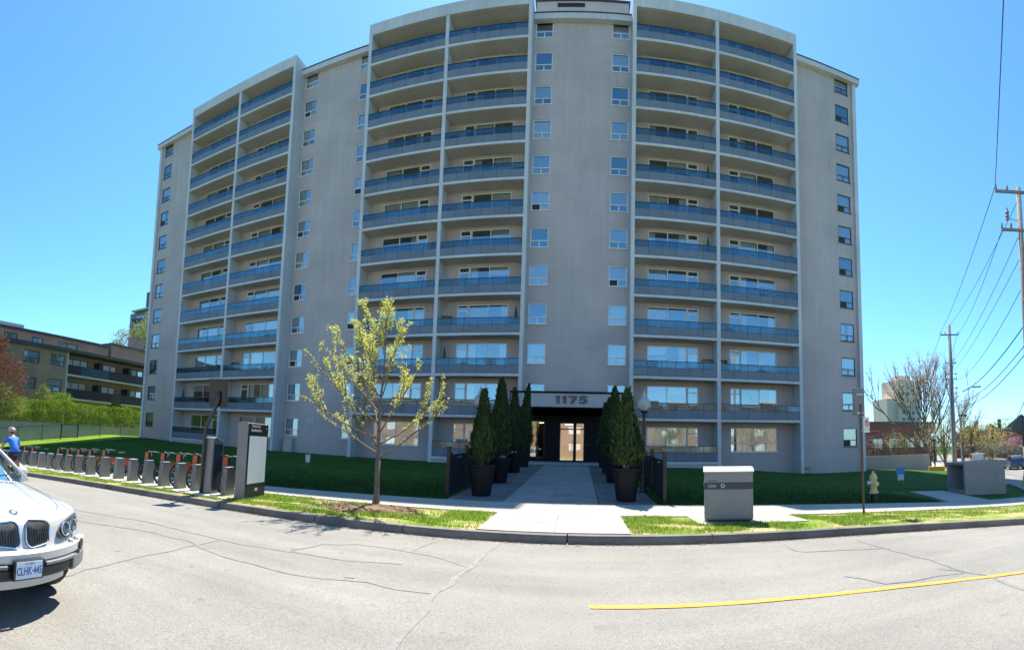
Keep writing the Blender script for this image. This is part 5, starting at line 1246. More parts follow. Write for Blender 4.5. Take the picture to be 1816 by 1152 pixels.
b = MB(); b.box(-14.2,8.6,-.35,.6,9.56,9.98); b.box(8.6,25.2,-.35,2,9.62,9.95); b.build('roof_edge', M['frame_dark'], low)
b = MB(); b.box(8.4,8.53,-.14,-.004,-1,9.5); b.build('downpipe', M['white'], low)
b = MB(); b.quad((-14,0,9.9),(25,1.3,9.9),(25,14,9.9),(-14,14,9.9)); b.quad((25,1.3,-1.5),(25,14,-1.5),(25,14,9.9),(25,1.3,9.9)); b.quad((-14,0,-1.5),(-14,0,9.9),(-14,14,9.9),(-14,14,-1.5)); b.build('roof', M['frame_dark'], low)
b = MB(); b.quad((-13.9,1.2,-1),(8.5,1.2,-1),(8.5,1.2,9.5),(-13.9,1.2,9.5)); b.quad((8.6,2.6,-1),(24.9,2.6,-1),(24.9,2.6,9.5),(8.6,2.6,9.5)); b.build('room', M['interior'], low)
holes = [(1.8,3.6,10.0,11.1),(5.6,7.2,10.0,11.1),(9.4,12.4,10.0,11.1),(-3,-1.2,10,11.1)]
b = MB(); wall_holes(b, -14, 17.5, 9.9, 11.75, 3.5, [(a,c,10.2,11.3) for a,c,_,_ in holes], .1); up = b.build('upper_wall', M['pbrick'], low)
for a, c, _, _ in holes: window_part(low, a, c, 10.2, 11.3, 3.55, M['frame_dark'], ((a+c)/2,), None)
b = MB(); b.box(-14.2,17.7,3.2,9,11.75,12.0); b.box(-14,17.5,3.75,9,9.95,11.74); b.build('upper_roof', M['frame_dark'], low)
b = MB(); b.box(-1.5,6.4,7,13,11.9,13.2); b.build('roof_house', M['white'], low)
b = MB(); b.box(18.5,27.5,4,9,9.95,12.4); b.build('stair_house', M['pbrick'], low); b = MB(); b.box(18.3,27.7,3.8,9.2,12.4,12.6); b.build('stair_house_roof', M['frame_dark'], low)
b = MB(); b.box(23.6,25.3,4.9,6.4,12.6,14.3); b.box(23.5,25.4,4.8,6.5,14.3,14.5); b.build('chimney', M['pbrick'], low)
b = MB(); b.box(26.1,27.2,3.88,3.99,10.2,12.2); b.build('stair_door', M['signgrey'], low)

# far tower behind the trees
ft = thing('tower_block', 'dark grey tower block far behind the light green tree at the left', 'building', (-146,120,0))
b = MB(); b.box(-156,-134,114,132,-3,46); b.build('wall', M['signgrey'], ft)
b = MB(); b.box(-145,-134.2,112.6,113.9,-3,45.2); b.build('stair_tower', M['pbrick'], ft)
b = MB(); b.box(-149,-128,116,130,46.6,54); b.build('penthouse', M['frame_dark'], ft)
for k in range(8):
    z = 42.3-k*3; b = MB(); b.box(-152.5,-145.1,112.4,113.9,z-.2,z+.9); b.build('balcony', M['rail_dark'], ft)
    b = MB(); b.box(-151.5,-147,113.85,113.97,z+1.0,z+2.2); b.build('window', M['glass'], ft)
b = MB(); b.box(-152.8,-133,112,133,46.0,46.6); b.build('roof_edge', M['white'], ft)

# ------------------------------------------------------------------ hedge, low wall, chain link fence
M['hedge'] = leafmat('hedge_leaf', [(.05,.11,.014),(.12,.22,.025),(.22,.33,.035),(.33,.42,.06)], .4, .8)
M['redleaf'] = leafmat('purple_leaf', [(.07,.025,.02),(.13,.05,.035),(.22,.10,.06),(.30,.17,.11)], .3, 1.)
M['lime'] = leafmat('lime_leaf', [(.12,.17,.04),(.22,.27,.07),(.32,.35,.11),(.42,.42,.18)], .35, .6)
M['dkgreen'] = leafmat('dark_leaf', [(.015,.03,.01),(.035,.06,.015),(.06,.09,.02)], .2, 1.)
def leafball(b, c, rx, ry, rz, n, size, seed, fill=.55):
    rr = random.Random(seed); c = Vector(c)
    for _ in range(n):
        d = Vector((rr.gauss(0,1), rr.gauss(0,1), rr.gauss(0,1))).normalized(); q = rr.uniform(fill, 1)**.6
        q *= 1+.34*mn.noise((d.x*2+seed, d.y*2, d.z*2))+.2*mn.noise((d.x*6, d.y*6+seed, d.z*6))
        p = c+Vector((d.x*rx*q, d.y*ry*q, d.z*rz*q)); u = Vector((rr.gauss(0,1), rr.gauss(0,1), rr.gauss(0,1))).normalized(); v = u.orthogonal().normalized(); s = size*rr.uniform(.5,1.3)
        b.quad(p-v*s*.4, p+u*s*.5-v*s*.1, p+u*s, p+u*s*.5+v*s*.4)
def leafy_tree(name, lab, x, y, z, H, blobs, m, leaf, n, tr=.15, seed=1, cat='tree', grp=None, bare=0):
    t = thing(name, lab, cat, (x, y, z), 0, grp); w = MB()
    top = max(b_[2]+b_[5] for b_ in blobs)
    w.tube([(x,y,z-.1),(x+.05,y,z+H*.2),(x-.05,y+.05,z+H*.45),(x,y,z+H*.8)], [tr*1.3,tr,tr*.7,tr*.2], 8); w.build('trunk', M['bark'], t, smooth=True)
    w = MB(); rr = random.Random(seed)
    for bl in blobs:
        c = Vector((x+bl[0], y+bl[1], z+bl[2]))
        for k in range(5+bare):
            e = c+Vector((rr.uniform(-.8,.8)*bl[3], rr.uniform(-.8,.8)*bl[4], rr.uniform(-.4,.95)*bl[5])); st = Vector((x, y, z+H*rr.uniform(.15,.5))); md = st.lerp(e, .5)+Vector((0,0,-.08*H*rr.random())); w.tube([st, md, e], [tr*.4, tr*.22, tr*.04], 5, False)
    w.build('branches', M['bark'], t)
    b = MB()
    for k, bl in enumerate(blobs): leafball(b, (x+bl[0], y+bl[1], z+bl[2]), bl[3], bl[4], bl[5], int(n*bl[3]*bl[5]/max(1e-6, sum(q[3]*q[5] for q in blobs))), leaf, seed*13+k)
    b.build('crown', m, t); return t
# clipped hedge along the low wall
h = thing('hedge', 'long bright green hedge along the low wall in front of the brick apartments', 'hedge', (-46,27,.4)); b = MB(); rr = random.Random(3)
for _ in range(26000):
    y = rr.uniform(14, 46); x = -45.4-.045*(y-18); f = rr.random()
    hgt = 2.35+.32*mn.noise((y*.35,2,1))+.25*mn.noise((y*1.2,5,1)); dep = 1.1
    a = rr.uniform(-1.57,1.57); rx = dep*(math.sin(a)) ; z = 1.2+hgt*(.12+.88*abs(math.cos(a))**.5)*(1 if rr.random() < .3 else rr.uniform(.15,1))
    xx = x+dep*(.9 if rr.random() < .55 else rr.uniform(-.9,.9))*(1-.45*((z-1.2)/hgt)**3)+.22*mn.noise((y*1.1,z*1.2,4)); p = Vector((xx, y, z))
    u = Vector((rr.gauss(.2,1), rr.gauss(0,1), rr.gauss(.5,1))).normalized(); v = u.orthogonal().normalized(); s = rr.uniform(.09,.2); b.quad(p-v*s*.4, p+u*s*.5-v*s*.1, p+u*s, p+u*s*.5+v*s*.4)
b.build('foliage', M['hedge'], h); b = MB()
for k in range(12): b.tube([(-45.6-.045*(14+k*2.7-18),14+k*2.7,.2),(-45.6-.045*(14+k*2.7-18),14.2+k*2.7,2.9)], [.06,.02], 5)
o = b.build('stems', M['bark'], h); o['kind'] = 'stuff'
lw = thing('low_wall', 'low grey concrete wall below the hedge', 'wall', (-44.2,28,0)); b = MB(); b.add([(-44.0,12,-1.6),(-45.2,46,-1.2),(-45.2,46,1.45),(-44.0,12,1.15),(-44.25,12,-1.6),(-45.45,46,-1.2),(-45.45,46,1.45),(-44.25,12,1.15)], [(0,1,2,3),(7,6,5,4),(3,2,6,7),(0,3,7,4),(1,5,6,2)]); b.build('wall', M['precast'], lw)
cf = thing('chain_link_fence', 'black chain link fence with a gate in front of the low wall', 'fence', (-43,24,0)); ys_ = [14,16.6,19.2,21.8,23.9,25.9,28.6,31.3,34,37,40]
def fz(y): return bank(-43, y)
for yy in ys_: b = MB(); b.cyl((-43,yy,fz(yy)-.1),(-43,yy,fz(yy)+1.55),.045 if yy in (23.9,25.9) else .03,8); b.build('post', M['black'], cf)
b = MB()
for i in range(len(ys_)-1): b.tube([(-43,ys_[i],fz(ys_[i])+1.48),(-43,ys_[i+1],fz(ys_[i+1])+1.48)], .024, 5)
b.build('top_rail', M['black'], cf)
b = MB(); m_ = glassmat('x',0) if False else None
for i in range(len(ys_)-1):
    a0, a1 = ys_[i], ys_[i+1]
    if a0 == 23.9: continue
    k = 0
    while a0+k*.16 < a1:
        ya = a0+k*.16
        for sgn in (1,-1):
            y2 = ya+sgn*1.4; yc = max(a0, min(a1, y2)); zt = 1.45*abs(yc-ya)/1.4
            b.tube([(-43,ya,fz(ya)+.05),(-43,yc,fz(yc)+.05+zt)], .0035, 3, False)
        k += 1
o = b.build('mesh', M['steel'], cf); o['kind'] = 'stuff'
b = MB(); z = fz(25); 
for p in ([(-43,24.0,z+.15),(-43,25.8,z+.15)],[(-43,24.0,z+1.4),(-43,25.8,z+1.4)],[(-43,24.0,z+.15),(-43,24.0,z+1.4)],[(-43,25.8,z+.15),(-43,25.8,z+1.4)]): b.tube(p, .025, 5)
b.build('gate', M['black'], cf)
ub = thing('utility_cabinet', 'pale grey utility cabinet at the left edge beside the cyclist', 'cabinet', (-29.5,10.6,bank(-29.5,10.6))); z = bank(-29.5,10.6); b = MB(); b.box(-30.4,-28.75,10.3,11.1,z,z+1.55); c = b.build('cabinet', M['bin'], ub, bevel=.02); b = MB(); b.box(-30.45,-28.7,10.25,11.15,z+1.55,z+1.62); b.build('roof', M['bin'], ub)
b = MB(); b.box(-29.6,-29.57,10.28,10.3,z+.1,z+1.5); b.build('door_seam', M['dark'], c)
# planting on the left
leafy_tree('ornamental_tree', 'purple leaved tree overhanging the brick apartments at the left edge', -45.3, 15.6, .6, 8.6, [(0,0,6.3,2.6,3.0,2.6),(1.2,2.2,4.8,1.9,2.4,2.2),(-.6,-2.0,5.0,2.2,2.4,2.6),(.4,.8,8.1,1.6,1.8,1.2)], M['redleaf'], .22, 9000, .16, 4)
leafy_tree('bush', 'loose yellow green bush below the purple tree at the left edge', -44.4, 17.4, .8, 4.0, [(0,0,2.6,1.5,1.9,1.5),(.3,1.5,1.9,1.2,1.4,1.2)], M['lime'], .17, 3500, .07, 9, 'bush')
leafy_tree('bush', 'pale shrub with upright shoots above the hedge', -46.6, 23.5, 1.2, 3.9, [(0,0,2.7,.8,1.0,1.2),(.2,-.2,3.6,.25,.3,.7)], M['lime'], .16, 1800, .05, 12, 'bush')
leafy_tree('bush', 'round light green shrub above the hedge beside the balconies', -46.8, 25.9, 1.2, 3.4, [(0,0,2.5,1.0,1.3,1.05)], M['hedge'], .16, 1800, .05, 15, 'bush')
leafy_tree('conifer', 'small blue green conifer standing in the hedge', -47.0, 33.2, 1.2, 3.6, [(0,0,1.9,1.0,1.1,1.1),(0,0,2.9,.55,.6,.9)], M['dkgreen'], .15, 2200, .05, 17)
leafy_tree('tall_tree', 'tall pale green spring tree rising between the brick apartments and the tower', -67, 50.5, -1, 22, [(0,0,15.5,4.6,4.6,4.2),(2.4,2.2,18.8,3.6,3.6,3.2),(-2.4,-2.6,14.0,3.0,3.0,3.2),(3.4,3.6,14.5,3.6,3.6,4.5),(1,1,10,4,4,4)], M['lime'], .34, 15000, .35, 21, bare=14)
spring_tree(-66, 46.2, 14, 3.6, 'thin bare tree beside the tall pale green tree', 31, 4, .2, 14, .13, 4, M['lime'], None, 'bare_tree', .5, -1, 3)

# ------------------------------------------------------------------ right background
rw = thing('retaining_wall', 'beige retaining wall with a railing beyond the tower corner', 'wall', (27,36,-.6)); b = MB(); b.add([(22.6,36,-1.6),(31.6,36.5,-1.6),(31.6,36.5,.80),(22.6,36,.86),(22.6,36.3,-1.6),(31.6,36.8,-1.6),(31.6,36.8,.80),(22.6,36.3,.86)], [(0,1,2,3),(7,6,5,4),(3,2,6,7),(0,3,7,4),(1,5,6,2)])
M['beige'] = stucco('beige_render', (.40,.34,.28), .15); b.build('wall', M['beige'], rw); b = MB()
for k in range(62): x = 22.7+k*.145; y = 36.12+(x-22.6)*.0555; b.box(x-.015,x+.015,y-.015,y+.015,.86,1.5)
o = b.build('picket', M['rust'], rw); o['kind'] = 'stuff'; b = MB(); b.add([(22.6,36.1,1.5),(31.6,36.6,1.46),(31.6,36.66,1.46),(22.6,36.16,1.5),(22.6,36.1,1.55),(31.6,36.6,1.51),(31.6,36.66,1.51),(22.6,36.16,1.55)], [(0,3,2,1),(4,5,6,7),(0,1,5,4),(2,3,7,6)]); b.build('rail', M['rust'], rw)
rb = thing('brick_building', 'low red brick building behind the large bare tree at the right', 'building', (55,80,-1.6)); b = MB(); b.box(45,66,74,90,-2,6.0); b.build('wall', M['rbrick'], rb); b = MB(); b.box(44.8,66.2,73.8,90.2,6.0,6.35); b.build('roof_edge', M['frame_dark'], rb)
for k in range(5): window_part(rb, 46.5+k*3.8, 48.8+k*3.8, 1.2, 3.2, 73.9, M['frame_dark'], (47.65+k*3.8,), None, False)
tt = thing('tower_block', 'hazy tan tower block with rows of small windows behind the bare tree', 'building', (163,204,0)); M['tan'] = mat('tan_concrete', (.66,.50,.42), .9, .06, .1); b = MB(); b.box(157,172,204,220,-5,37); b.build('wall', M['tan'], tt); b = MB(); b.box(151,156.95,207,220,-5,27); b.build('wing', M['tan'], tt); b = MB(); b.box(160,168,208,214,37,40); b.build('roof_house', M['tan'], tt)
for k in range(9):
    for j in range(4): b = MB(); b.box(158.5+j*3.4,160.6+j*3.4,203.9,203.98,5+k*3.4,6.6+k*3.4); b.build('window', M['signgrey'], tt)
M['paleb'] = leafmat('pale_bud', [(.30,.25,.19),(.46,.40,.31),(.60,.54,.42)], .45, 1.)
spring_tree(38.9, 45.7, 11.8, 7.6, 'large bare spreading tree with pale buds above the retaining wall', 41, 2.2, .25, 24, .17, 8, M['paleb'], mat('dark_bark', (.13,.105,.09), .9, .3, 6), 'spreading_tree', .34, -1.5, 6, None, 1.05)
spring_tree(47.5, 47.8, 9.5, 4.6, 'bare twiggy tree behind the nearest utility pole', 43, 1.8, .2, 16, .11, 4, M['paleb'], None, 'bare_tree', .3, -1.6, 5)
M['gold'] = leafmat('forsythia', [(.30,.24,.03),(.46,.36,.04),(.58,.44,.05)], .4, 1.2)
M['olive'] = leafmat('young_olive_leaf', [(.14,.14,.04),(.26,.24,.07),(.40,.35,.12)], .35, .8)
M['pinkb'] = leafmat('pink_blossom', [(.28,.09,.14),(.42,.17,.24),(.55,.28,.34)], .4, 1.)
M['redb'] = leafmat('red_shrub', [(.20,.02,.02),(.35,.05,.04),(.45,.12,.08)], .3, 1.)
M['freshg'] = leafmat('fresh_green', [(.10,.17,.03),(.18,.27,.05),(.27,.36,.08)], .35, .6)
bgtree = lambda lab, px, r, top, bot, w, m, n, leaf, seed, cat='tree', name='tree', bare=2: _bg(lab, px, r, top, bot, w, m, n, leaf, seed, cat, name, bare)
def _bg(lab, az, r, zt, zb, w, m, n, leaf, seed, cat, name, bare):
    x, y = r*math.sin(az), r*math.cos(az); H = zt-zb; rr = random.Random(seed)
    bl = [(rr.uniform(-.35,.35)*w, rr.uniform(-.35,.35)*w, H*rr.uniform(.42,.8), w*rr.uniform(.32,.5), w*rr.uniform(.32,.5), H*rr.uniform(.17,.24)) for _ in range(5)]
    leafy_tree(name, lab, x, y, zb, H, bl, m, leaf, n, max(.04, H*.018), seed, cat, None, bare)
bgtree('yellow olive young tree beside the far globe lamp', .745, 56, 5.6, -1.7, 4.6, M['olive'], 3000, .16, 51)
bgtree('pale leafed tree left of the nearest utility pole', .715, 66, 5.0, -1.7, 5.0, M['olive'], 2600, .16, 52)
bgtree('orange yellow tree right of the nearest utility pole', .800, 66, 5.4, -1.8, 5.4, M['gold'], 3200, .17, 53)
bgtree('bright yellow forsythia tree above the traffic signals', .835, 80, 6.6, -1.9, 5.0, M['gold'], 3000, .18, 54)
bgtree('whitish flowering tree behind the traffic signals', .825, 92, 6.2, -1.9, 5.5, M['paleb'], 2600, .2, 55)
bgtree('pink blossom tree left of the traffic signal pole', .883, 84, 3.6, -2, 4.4, M['pinkb'], 2800, .17, 56)
bgtree('broad fresh green tree on the skyline behind the houses', .872, 140, 9.5, -2, 16, M['freshg'], 4200, .4, 57)
bgtree('dark evergreen mass behind the far street shrubs', .815, 74, 2.4, -1.9, 7.5, M['dkgreen'], 3200, .2, 58)
bgtree('dark evergreen below the pink blossom tree', .890, 78, 1.2, -2, 4.0, M['dkgreen'], 1800, .17, 59)
bgtree('reddish pink budding shrub in front of the low brick building, left', .60, 70, 4.6, -1.6, 5, M['redleaf'], 1700, .15, 60, 'bush', 'bush', 8)
bgtree('yellow budding shrub in front of the low brick building, middle', .645, 66, 4.4, -1.6, 4.5, M['olive'], 1700, .15, 61, 'bush', 'bush', 8)
bgtree('red leaved shrub beside the white gate pillar', .796, 62, .2, -1.7, 1.6, M['redb'], 900, .12, 62, 'bush', 'bush')
bgtree('low green shrub right of the white gate pillar', .822, 62, .0, -1.7, 1.9, M['freshg'], 900, .12, 63, 'bush', 'bush')
bgtree('brown clipped shrub left of the dark blue parked car', .850, 60, .25, -1.7, 2.6, M['redleaf'], 1100, .12, 64, 'bush', 'bush')
bgtree('golden conical shrub behind the brown clipped shrub', .842, 66, 1.5, -1.8, 1.4, M['gold'], 700, .12, 65, 'bush', 'bush')
gp = thing('gate_pillar', 'white gate pillar between the red and the green shrub', 'pillar', (44.6,42.3,-1.7)); b = MB(); b.box(44.1,45.1,41.8,42.8,-1.8,.2); b.box(43.95,45.25,41.65,42.95,.2,.4); b.build('pillar', M['signwhite'], gp)
def house(lab, az, r, w, h, m, seed):
    x, y = r*math.sin(az), r*math.cos(az); t = local_thing('house', lab, 'house', (x,y,-2), -az); b = MB(); b.box(-w/2,w/2,0,9,0,h); b.build('wall', m, t)
    b = MB(); b.prism([(-w/2-.4,h),(w/2+.4,h),(0,h+w*.42)], 'y', -.4, 9.4); b.build('roof', M['frame_dark'], t)
    for k in (-.25,.25): window_part(t, w*k-.7, w*k+.7, h*.55, h*.55+1.4, -.08, M['frame'], (w*k,), None, False)
    b = MB(); b.box(-.5,.5,-.06,-.01,0,2.1); b.build('door', M['rust'], t); b = MB(); b.box(w*.2,w*.2+.8,4,4.8,h,h+w*.42+1); b.build('chimney', M['rbrick'], t)
house('pale grey gabled house behind the traffic signals', .842, 105, 7.5, 4.6, M['precast'], 1)
house('dark roofed brick house at the right edge behind the signal pole', .905, 100, 8.5, 5.6, M['rbrick'], 2)
house('brick house half hidden behind the orange yellow tree', .795, 112, 8, 4.5, M['rbrick'], 3)

# cross street with its pavement
cs_dir = Vector((.61,.79,0)).normalized(); cs_n = Vector((cs_dir.y,-cs_dir.x,0)); c0 = Vector((30,22,0))
def band(name, o0, o1, s0, s1, zoff, m, edge=0):
    b = MB(); N = 30; rows = []
    for i in range(N+1):
        s = s0+(s1-s0)*i/N
        for j in range(4):
            p = c0+cs_dir*s+cs_n*(o0+(o1-o0)*j/3); b.v.append((p.x, p.y, max(zroad(p.x)+.16, bank(min(p.x,60), p.y))+zoff))
    for i in range(N):
        for j in range(3): b.f.append((i*4+j, i*4+j+1, (i+1)*4+j+1, (i+1)*4+j)); b.m.append(0)
    for i in range(N):
        for j in (0, 3):
            p, q = b.v[i*4+j], b.v[(i+1)*4+j]; b.add([p, q, (q[0],q[1],q[2]-.5), (p[0],p[1],p[2]-.5)], [(0,1,2,3)])
    p = [b.v[j] for j in (0,3)]; b.add([p[0], p[1], (p[1][0],p[1][1],p[1][2]-.5), (p[0][0],p[0][1],p[0][2]-.5)], [(0,1,2,3)])
    o = b.build(name, m); o['kind'] = 'structure'; return o
band('cross_street', -4.2, 9, -12, 120, .03, M['asphalt']); band('cross_pavement', -6.6, -4.25, -8, 100, .09, M['concrete'])
# poles, crossarms and wires
M['polewood'] = mat('grey_pole', (.20,.19,.18), .9, .3, 5); M['wire'] = mat('wire', (.03,.035,.045), .6, .1); M['insul'] = mat('insulator', (.16,.14,.14), .35, .1)
def pole(lab, x, y, zb, zt, arms, r=.16, hw=.0):
    t = thing('utility_pole', lab, 'utility pole', (x,y,zb), 0, None); b = MB(); b.tube([(x,y,zb-.3),(x,y,zt)], [r*1.25,r*.75], 12); b.build('pole', M['polewood'], t, smooth=True)
    for zz, L0, L1 in arms:
        b = MB(); a, c = Vector((x,y,zz))+cs_n*L0, Vector((x,y,zz))+cs_n*L1; d = (c-a)/2; b.obox((a+c)/2-cs_dir*.15, d, cs_dir*.05, (0,0,.06)); am = b.build('crossarm', M['polewood'], t)
        for e in (L0*.96, L1*.96, L0*.5):
            p = Vector((x,y,zz+.06))+cs_n*e-cs_dir*.15; b = MB(); b.lathe([(.03,0),(.06,.05),(.03,.09),(.06,.13),(.03,.18),(.045,.22),(.02,.26)], tuple(p), 8); b.build('insulator', M['insul'], am)
    return t
N = Vector((17.55,13.25,13.4)); Mp = Vector((33.2,34.6,13.5)); Fp = Vector((56.2,63.8,13.6))
tN = pole('nearest utility pole with two crossarms, cut by the right edge', N.x, N.y, -.9, N.z, [(13.1,-1.15,1.0),(11.3,-.95,.3)], .15)
b = MB(); b.lathe([(.05,0),(.09,.06),(.05,.12),(.1,.2),(.06,.3),(.1,.38),(.04,.5),(.02,.62)], (N.x-.55,N.y+.3,11.75), 10); b.build('cutout_switch', M['insul'], tN); b = MB(); b.tube([(N.x,N.y,11.8),(N.x-.6,N.y+.3,11.85)], .03, 6); b.build('bracket', M['steel'], tN)
tM = pole('tall utility pole with a street lamp arm beyond the retaining wall', Mp.x, Mp.y, -1.5, Mp.z, [(12.5,-.9,.9)], .2)
for zz in (9.7,8.6,8.1,7.2): b = MB(); b.obox((Mp.x,Mp.y,zz), cs_n*.55, cs_dir*.03, (0,0,.03)); b.lathe([(.05,-.1),(.07,0),(.05,.1)], (Mp.x+cs_n.x*.5,Mp.y+cs_n.y*.5,zz), 8); b.lathe([(.05,-.1),(.07,0),(.05,.1)], (Mp.x-cs_n.x*.5,Mp.y-cs_n.y*.5,zz), 8); b.build('pole_hardware', M['insul'], tM)
b = MB(); q = Vector((Mp.x,Mp.y,5.7)); b.tube([q, q+cs_n*.9+Vector((0,0,1.0)), q+cs_n*2.1+Vector((0,0,1.55))], [.05,.045,.035], 7); am = b.build('lamp_arm', M['steel'], tM, smooth=True)
b = MB(); e = q+cs_n*2.5+Vector((0,0,1.55)); b.obox(e, cs_n*.45, cs_dir*.14, (0,0,.07)); b.build('lamp_head', M['signgrey'], am, bevel=.05)
b = MB(); b.tube([(Mp.x-.35,Mp.y-.05,-1.5),(Mp.x-.33,Mp.y-.05,8)], .05, 7); b.build('conduit', M['steel'], tM)
pole('distant utility pole with a long crossarm above the bare tree', Fp.x, Fp.y, -1.9, Fp.z, [(13.2,-1.9,1.9)], .17)
def wire(a, c, sag, r, lab, n=18):
    pts = [Vector(a).lerp(Vector(c), i/n)-Vector((0,0,4*sag*(i/n)*(1-i/n))) for i in range(n+1)]; b = MB(); b.tube(pts, r, 5); o = b.build('overhead_wire', M['wire']); tag(o, lab, 'wire', 'overhead wires along the cross street'); return o
back = N+Vector((-24,-22,.6))
wire(N+cs_n*-1.1+Vector((0,0,0)), back+cs_n*-1.1, .7, .017, 'overhead wire running up from the outer crossarm tip to the top of the photo')
wire(N+cs_n*-1.1, Mp+cs_n*-.9+Vector((0,0,-.75)), .5, .017, 'high wire from the outer crossarm tip down to the tall pole, leftmost of the bundle')
wire(N+Vector((0,0,-.5)), Mp+Vector((0,0,-.1)), .5, .015, 'high wire from the nearest pole top to the tall pole top')
wire(N+cs_n*-.9+Vector((0,0,-2.1)), Mp+cs_n*.85+Vector((0,0,-.9)), .6, .015, 'wire from the lower crossarm end to the tall pole')
wire(N+cs_n*-.1+Vector((0,0,-2.3)), Mp+Vector((0,0,-3.9)), .6, .015, 'wire from the lower crossarm middle to the hardware on the tall pole')
wire(N+cs_n*.15+Vector((0,0,-2.9)), Mp+Vector((0,0,-4.9)), .5, .015, 'wire from below the lower crossarm to the tall pole')
wire(N+Vector((0,0,-4.6)), Mp+cs_n*.5+Vector((0,0,-5.6)), .8, .017, 'long sagging wire meeting the tall pole above its street lamp')
wire(N+Vector((0,0,-6.4)), Mp+Vector((0,0,-6.8)), .9, .028, 'thick sagging cable just above the street lamp')
wire(N+Vector((0,0,-7.3)), Mp+Vector((0,0,-7.6)), .9, .022, 'sagging cable crossing behind the street lamp')
wire(N+Vector((0,0,-7.7)), Mp+Vector((0,0,-8.0)), 1.0, .022, 'lowest of the paired sagging cables by the street lamp')
wire(N+cs_n*.2+Vector((0,0,-9.0)), (50.5,41.5,3.6), .3, .03, 'thick cable dropping from the right edge towards the traffic signals')
wire((38.5,36.6,4.6), (75,60,6.2), .3, .02, 'thin wire stretched level above the traffic signals')
wire(Mp+cs_n*-.85+Vector((0,0,-.75)), Fp+cs_n*-1.8+Vector((0,0,-.2)), .7, .02, 'far wire from the tall pole to the left end of the distant crossarm')
wire(Mp+cs_n*.85+Vector((0,0,-.75)), Fp+cs_n*1.8+Vector((0,0,-.2)), .7, .02, 'far wire from the tall pole to the right end of the distant crossarm')
wire(Mp+Vector((0,0,-4)), Fp+Vector((0,0,-3)), .8, .02, 'far wire from the tall pole hardware to the distant pole')
globe_lamp(29.8, 33.7, -.85, 3.85, 'distant black globe lamp beside the yellow painted kerb blocks', 1.25)
for k, (x, y, lab) in enumerate(((29.0,32.6,'yellow painted concrete kerb block left of the distant globe lamp'),(31.3,33.2,'yellow painted concrete kerb block right of the distant globe lamp'))):
    b = MB(); z = bank(x,y); b.obox((x,y,z+.12), Vector((.55,-.45,0)), Vector((.12,.15,0)), (0,0,.2)); tag(b.build('kerb_block', M['yellow'], None, bevel=.03), lab, 'kerb block')
# signals
M['sigyel'] = mat('signal_yellow', (.62,.33,.03), .5, .1)
def signal(par, c, face, sc=1.):
    b = MB(); u = Vector((face.y,-face.x,0)); b.obox(c, u*.2*sc, face*.14*sc, (0,0,.58*sc)); h_ = b.build('signal_head', M['sigyel'], par, bevel=.03)
    for k, m in enumerate((M['red'], M['black'], M['black'])):
        p = c+face*.145*sc+Vector((0,0,(.36-.36*k)*sc)); b = MB(); b.cyl(p, p+face*.04, .13*sc, 14); b.build('signal_lens', m, h_)
sp_ = thing('signal_pole', 'black signal pole at the right edge with a large yellow signal', 'traffic signal', (44.0,34.4,-2)); b = MB(); b.cyl((44,34.4,-2.1),(44,34.4,1.0),.13,10); b.build('lower_pole', M['signwhite'], sp_); b = MB(); b.cyl((44,34.4,1.0),(44,34.4,4.6),.12,10); b.build('upper_pole', M['black'], sp_)
signal(sp_, Vector((44.9,33.6,2.6)), Vector((-.78,-.62,0)).normalized(), 1.25); b = MB(); b.cyl((44,34.4,2.6),(44.9,33.6,2.6),.05,6); b.build('arm', M['steel'], sp_)
s2 = thing('signal_pole', 'slim grey signal mast with two yellow signals and a blue name board', 'traffic signal', (46.6,47.2,-2)); b = MB(); b.cyl((46.6,47.2,-2.1),(46.6,47.2,5.4),.09,8); b.build('mast', M['steel'], s2)
b = MB(); b.tube([(46.6,47.2,3.3),(54.0,44.9,3.6)], .05, 6); b.build('mast_arm', M['steel'], s2)
fc = Vector((-.74,-.67,0)).normalized(); signal(s2, Vector((48.2,46.6,2.9)), fc, 1.5); signal(s2, Vector((51.3,45.6,2.8)), fc, 1.35)
b = MB(); uu = Vector((fc.y,-fc.x,0)); b.obox(Vector((49.8,46.1,3.0)), uu*.95, fc*.03, (0,0,.34)); b.build('name_board', mat('board_blue_grey', (.13,.18,.25), .5, .1), s2)
b = MB(); b.obox(Vector((46.9,47.0,5.5)), uu*.6, fc*.2, (0,0,.14)); b.build('lamp_head', M['black'], s2, bevel=.05)
# parked cars on the cross street
def far_suv(lab, x, y, rz, col, sc=1.):
    r = [o for o in bpy.data.objects if o.name == 'suv'][0]; c = copy_thing(r, (x, y, zroad(x)+.2), rz, lab); c['label'] = lab; c.scale = (sc,)*3; m = carpaint(lab[:20].replace(' ','_'), col)
    for ch in list(c.children):
        if ch.name.startswith('plate_holder') or ch.name.startswith('badge'):
            for g in list(ch.children): bpy.data.objects.remove(g)
            bpy.data.objects.remove(ch); continue
        if ch.type == 'MESH' and M['silver'] in list(ch.data.materials):
            ch.data = ch.data.copy()
            for i, mm in enumerate(ch.data.materials):
                if mm == M['silver']: ch.data.materials[i] = m
far_suv('dark blue car parked on the cross street behind the concrete enclosure', 44.2, 36.8, R(52), (.03,.05,.10), .95)
far_suv('pale silver car on the cross street at the right edge', 41.5, 31.6, R(52), (.5,.51,.53), .95)
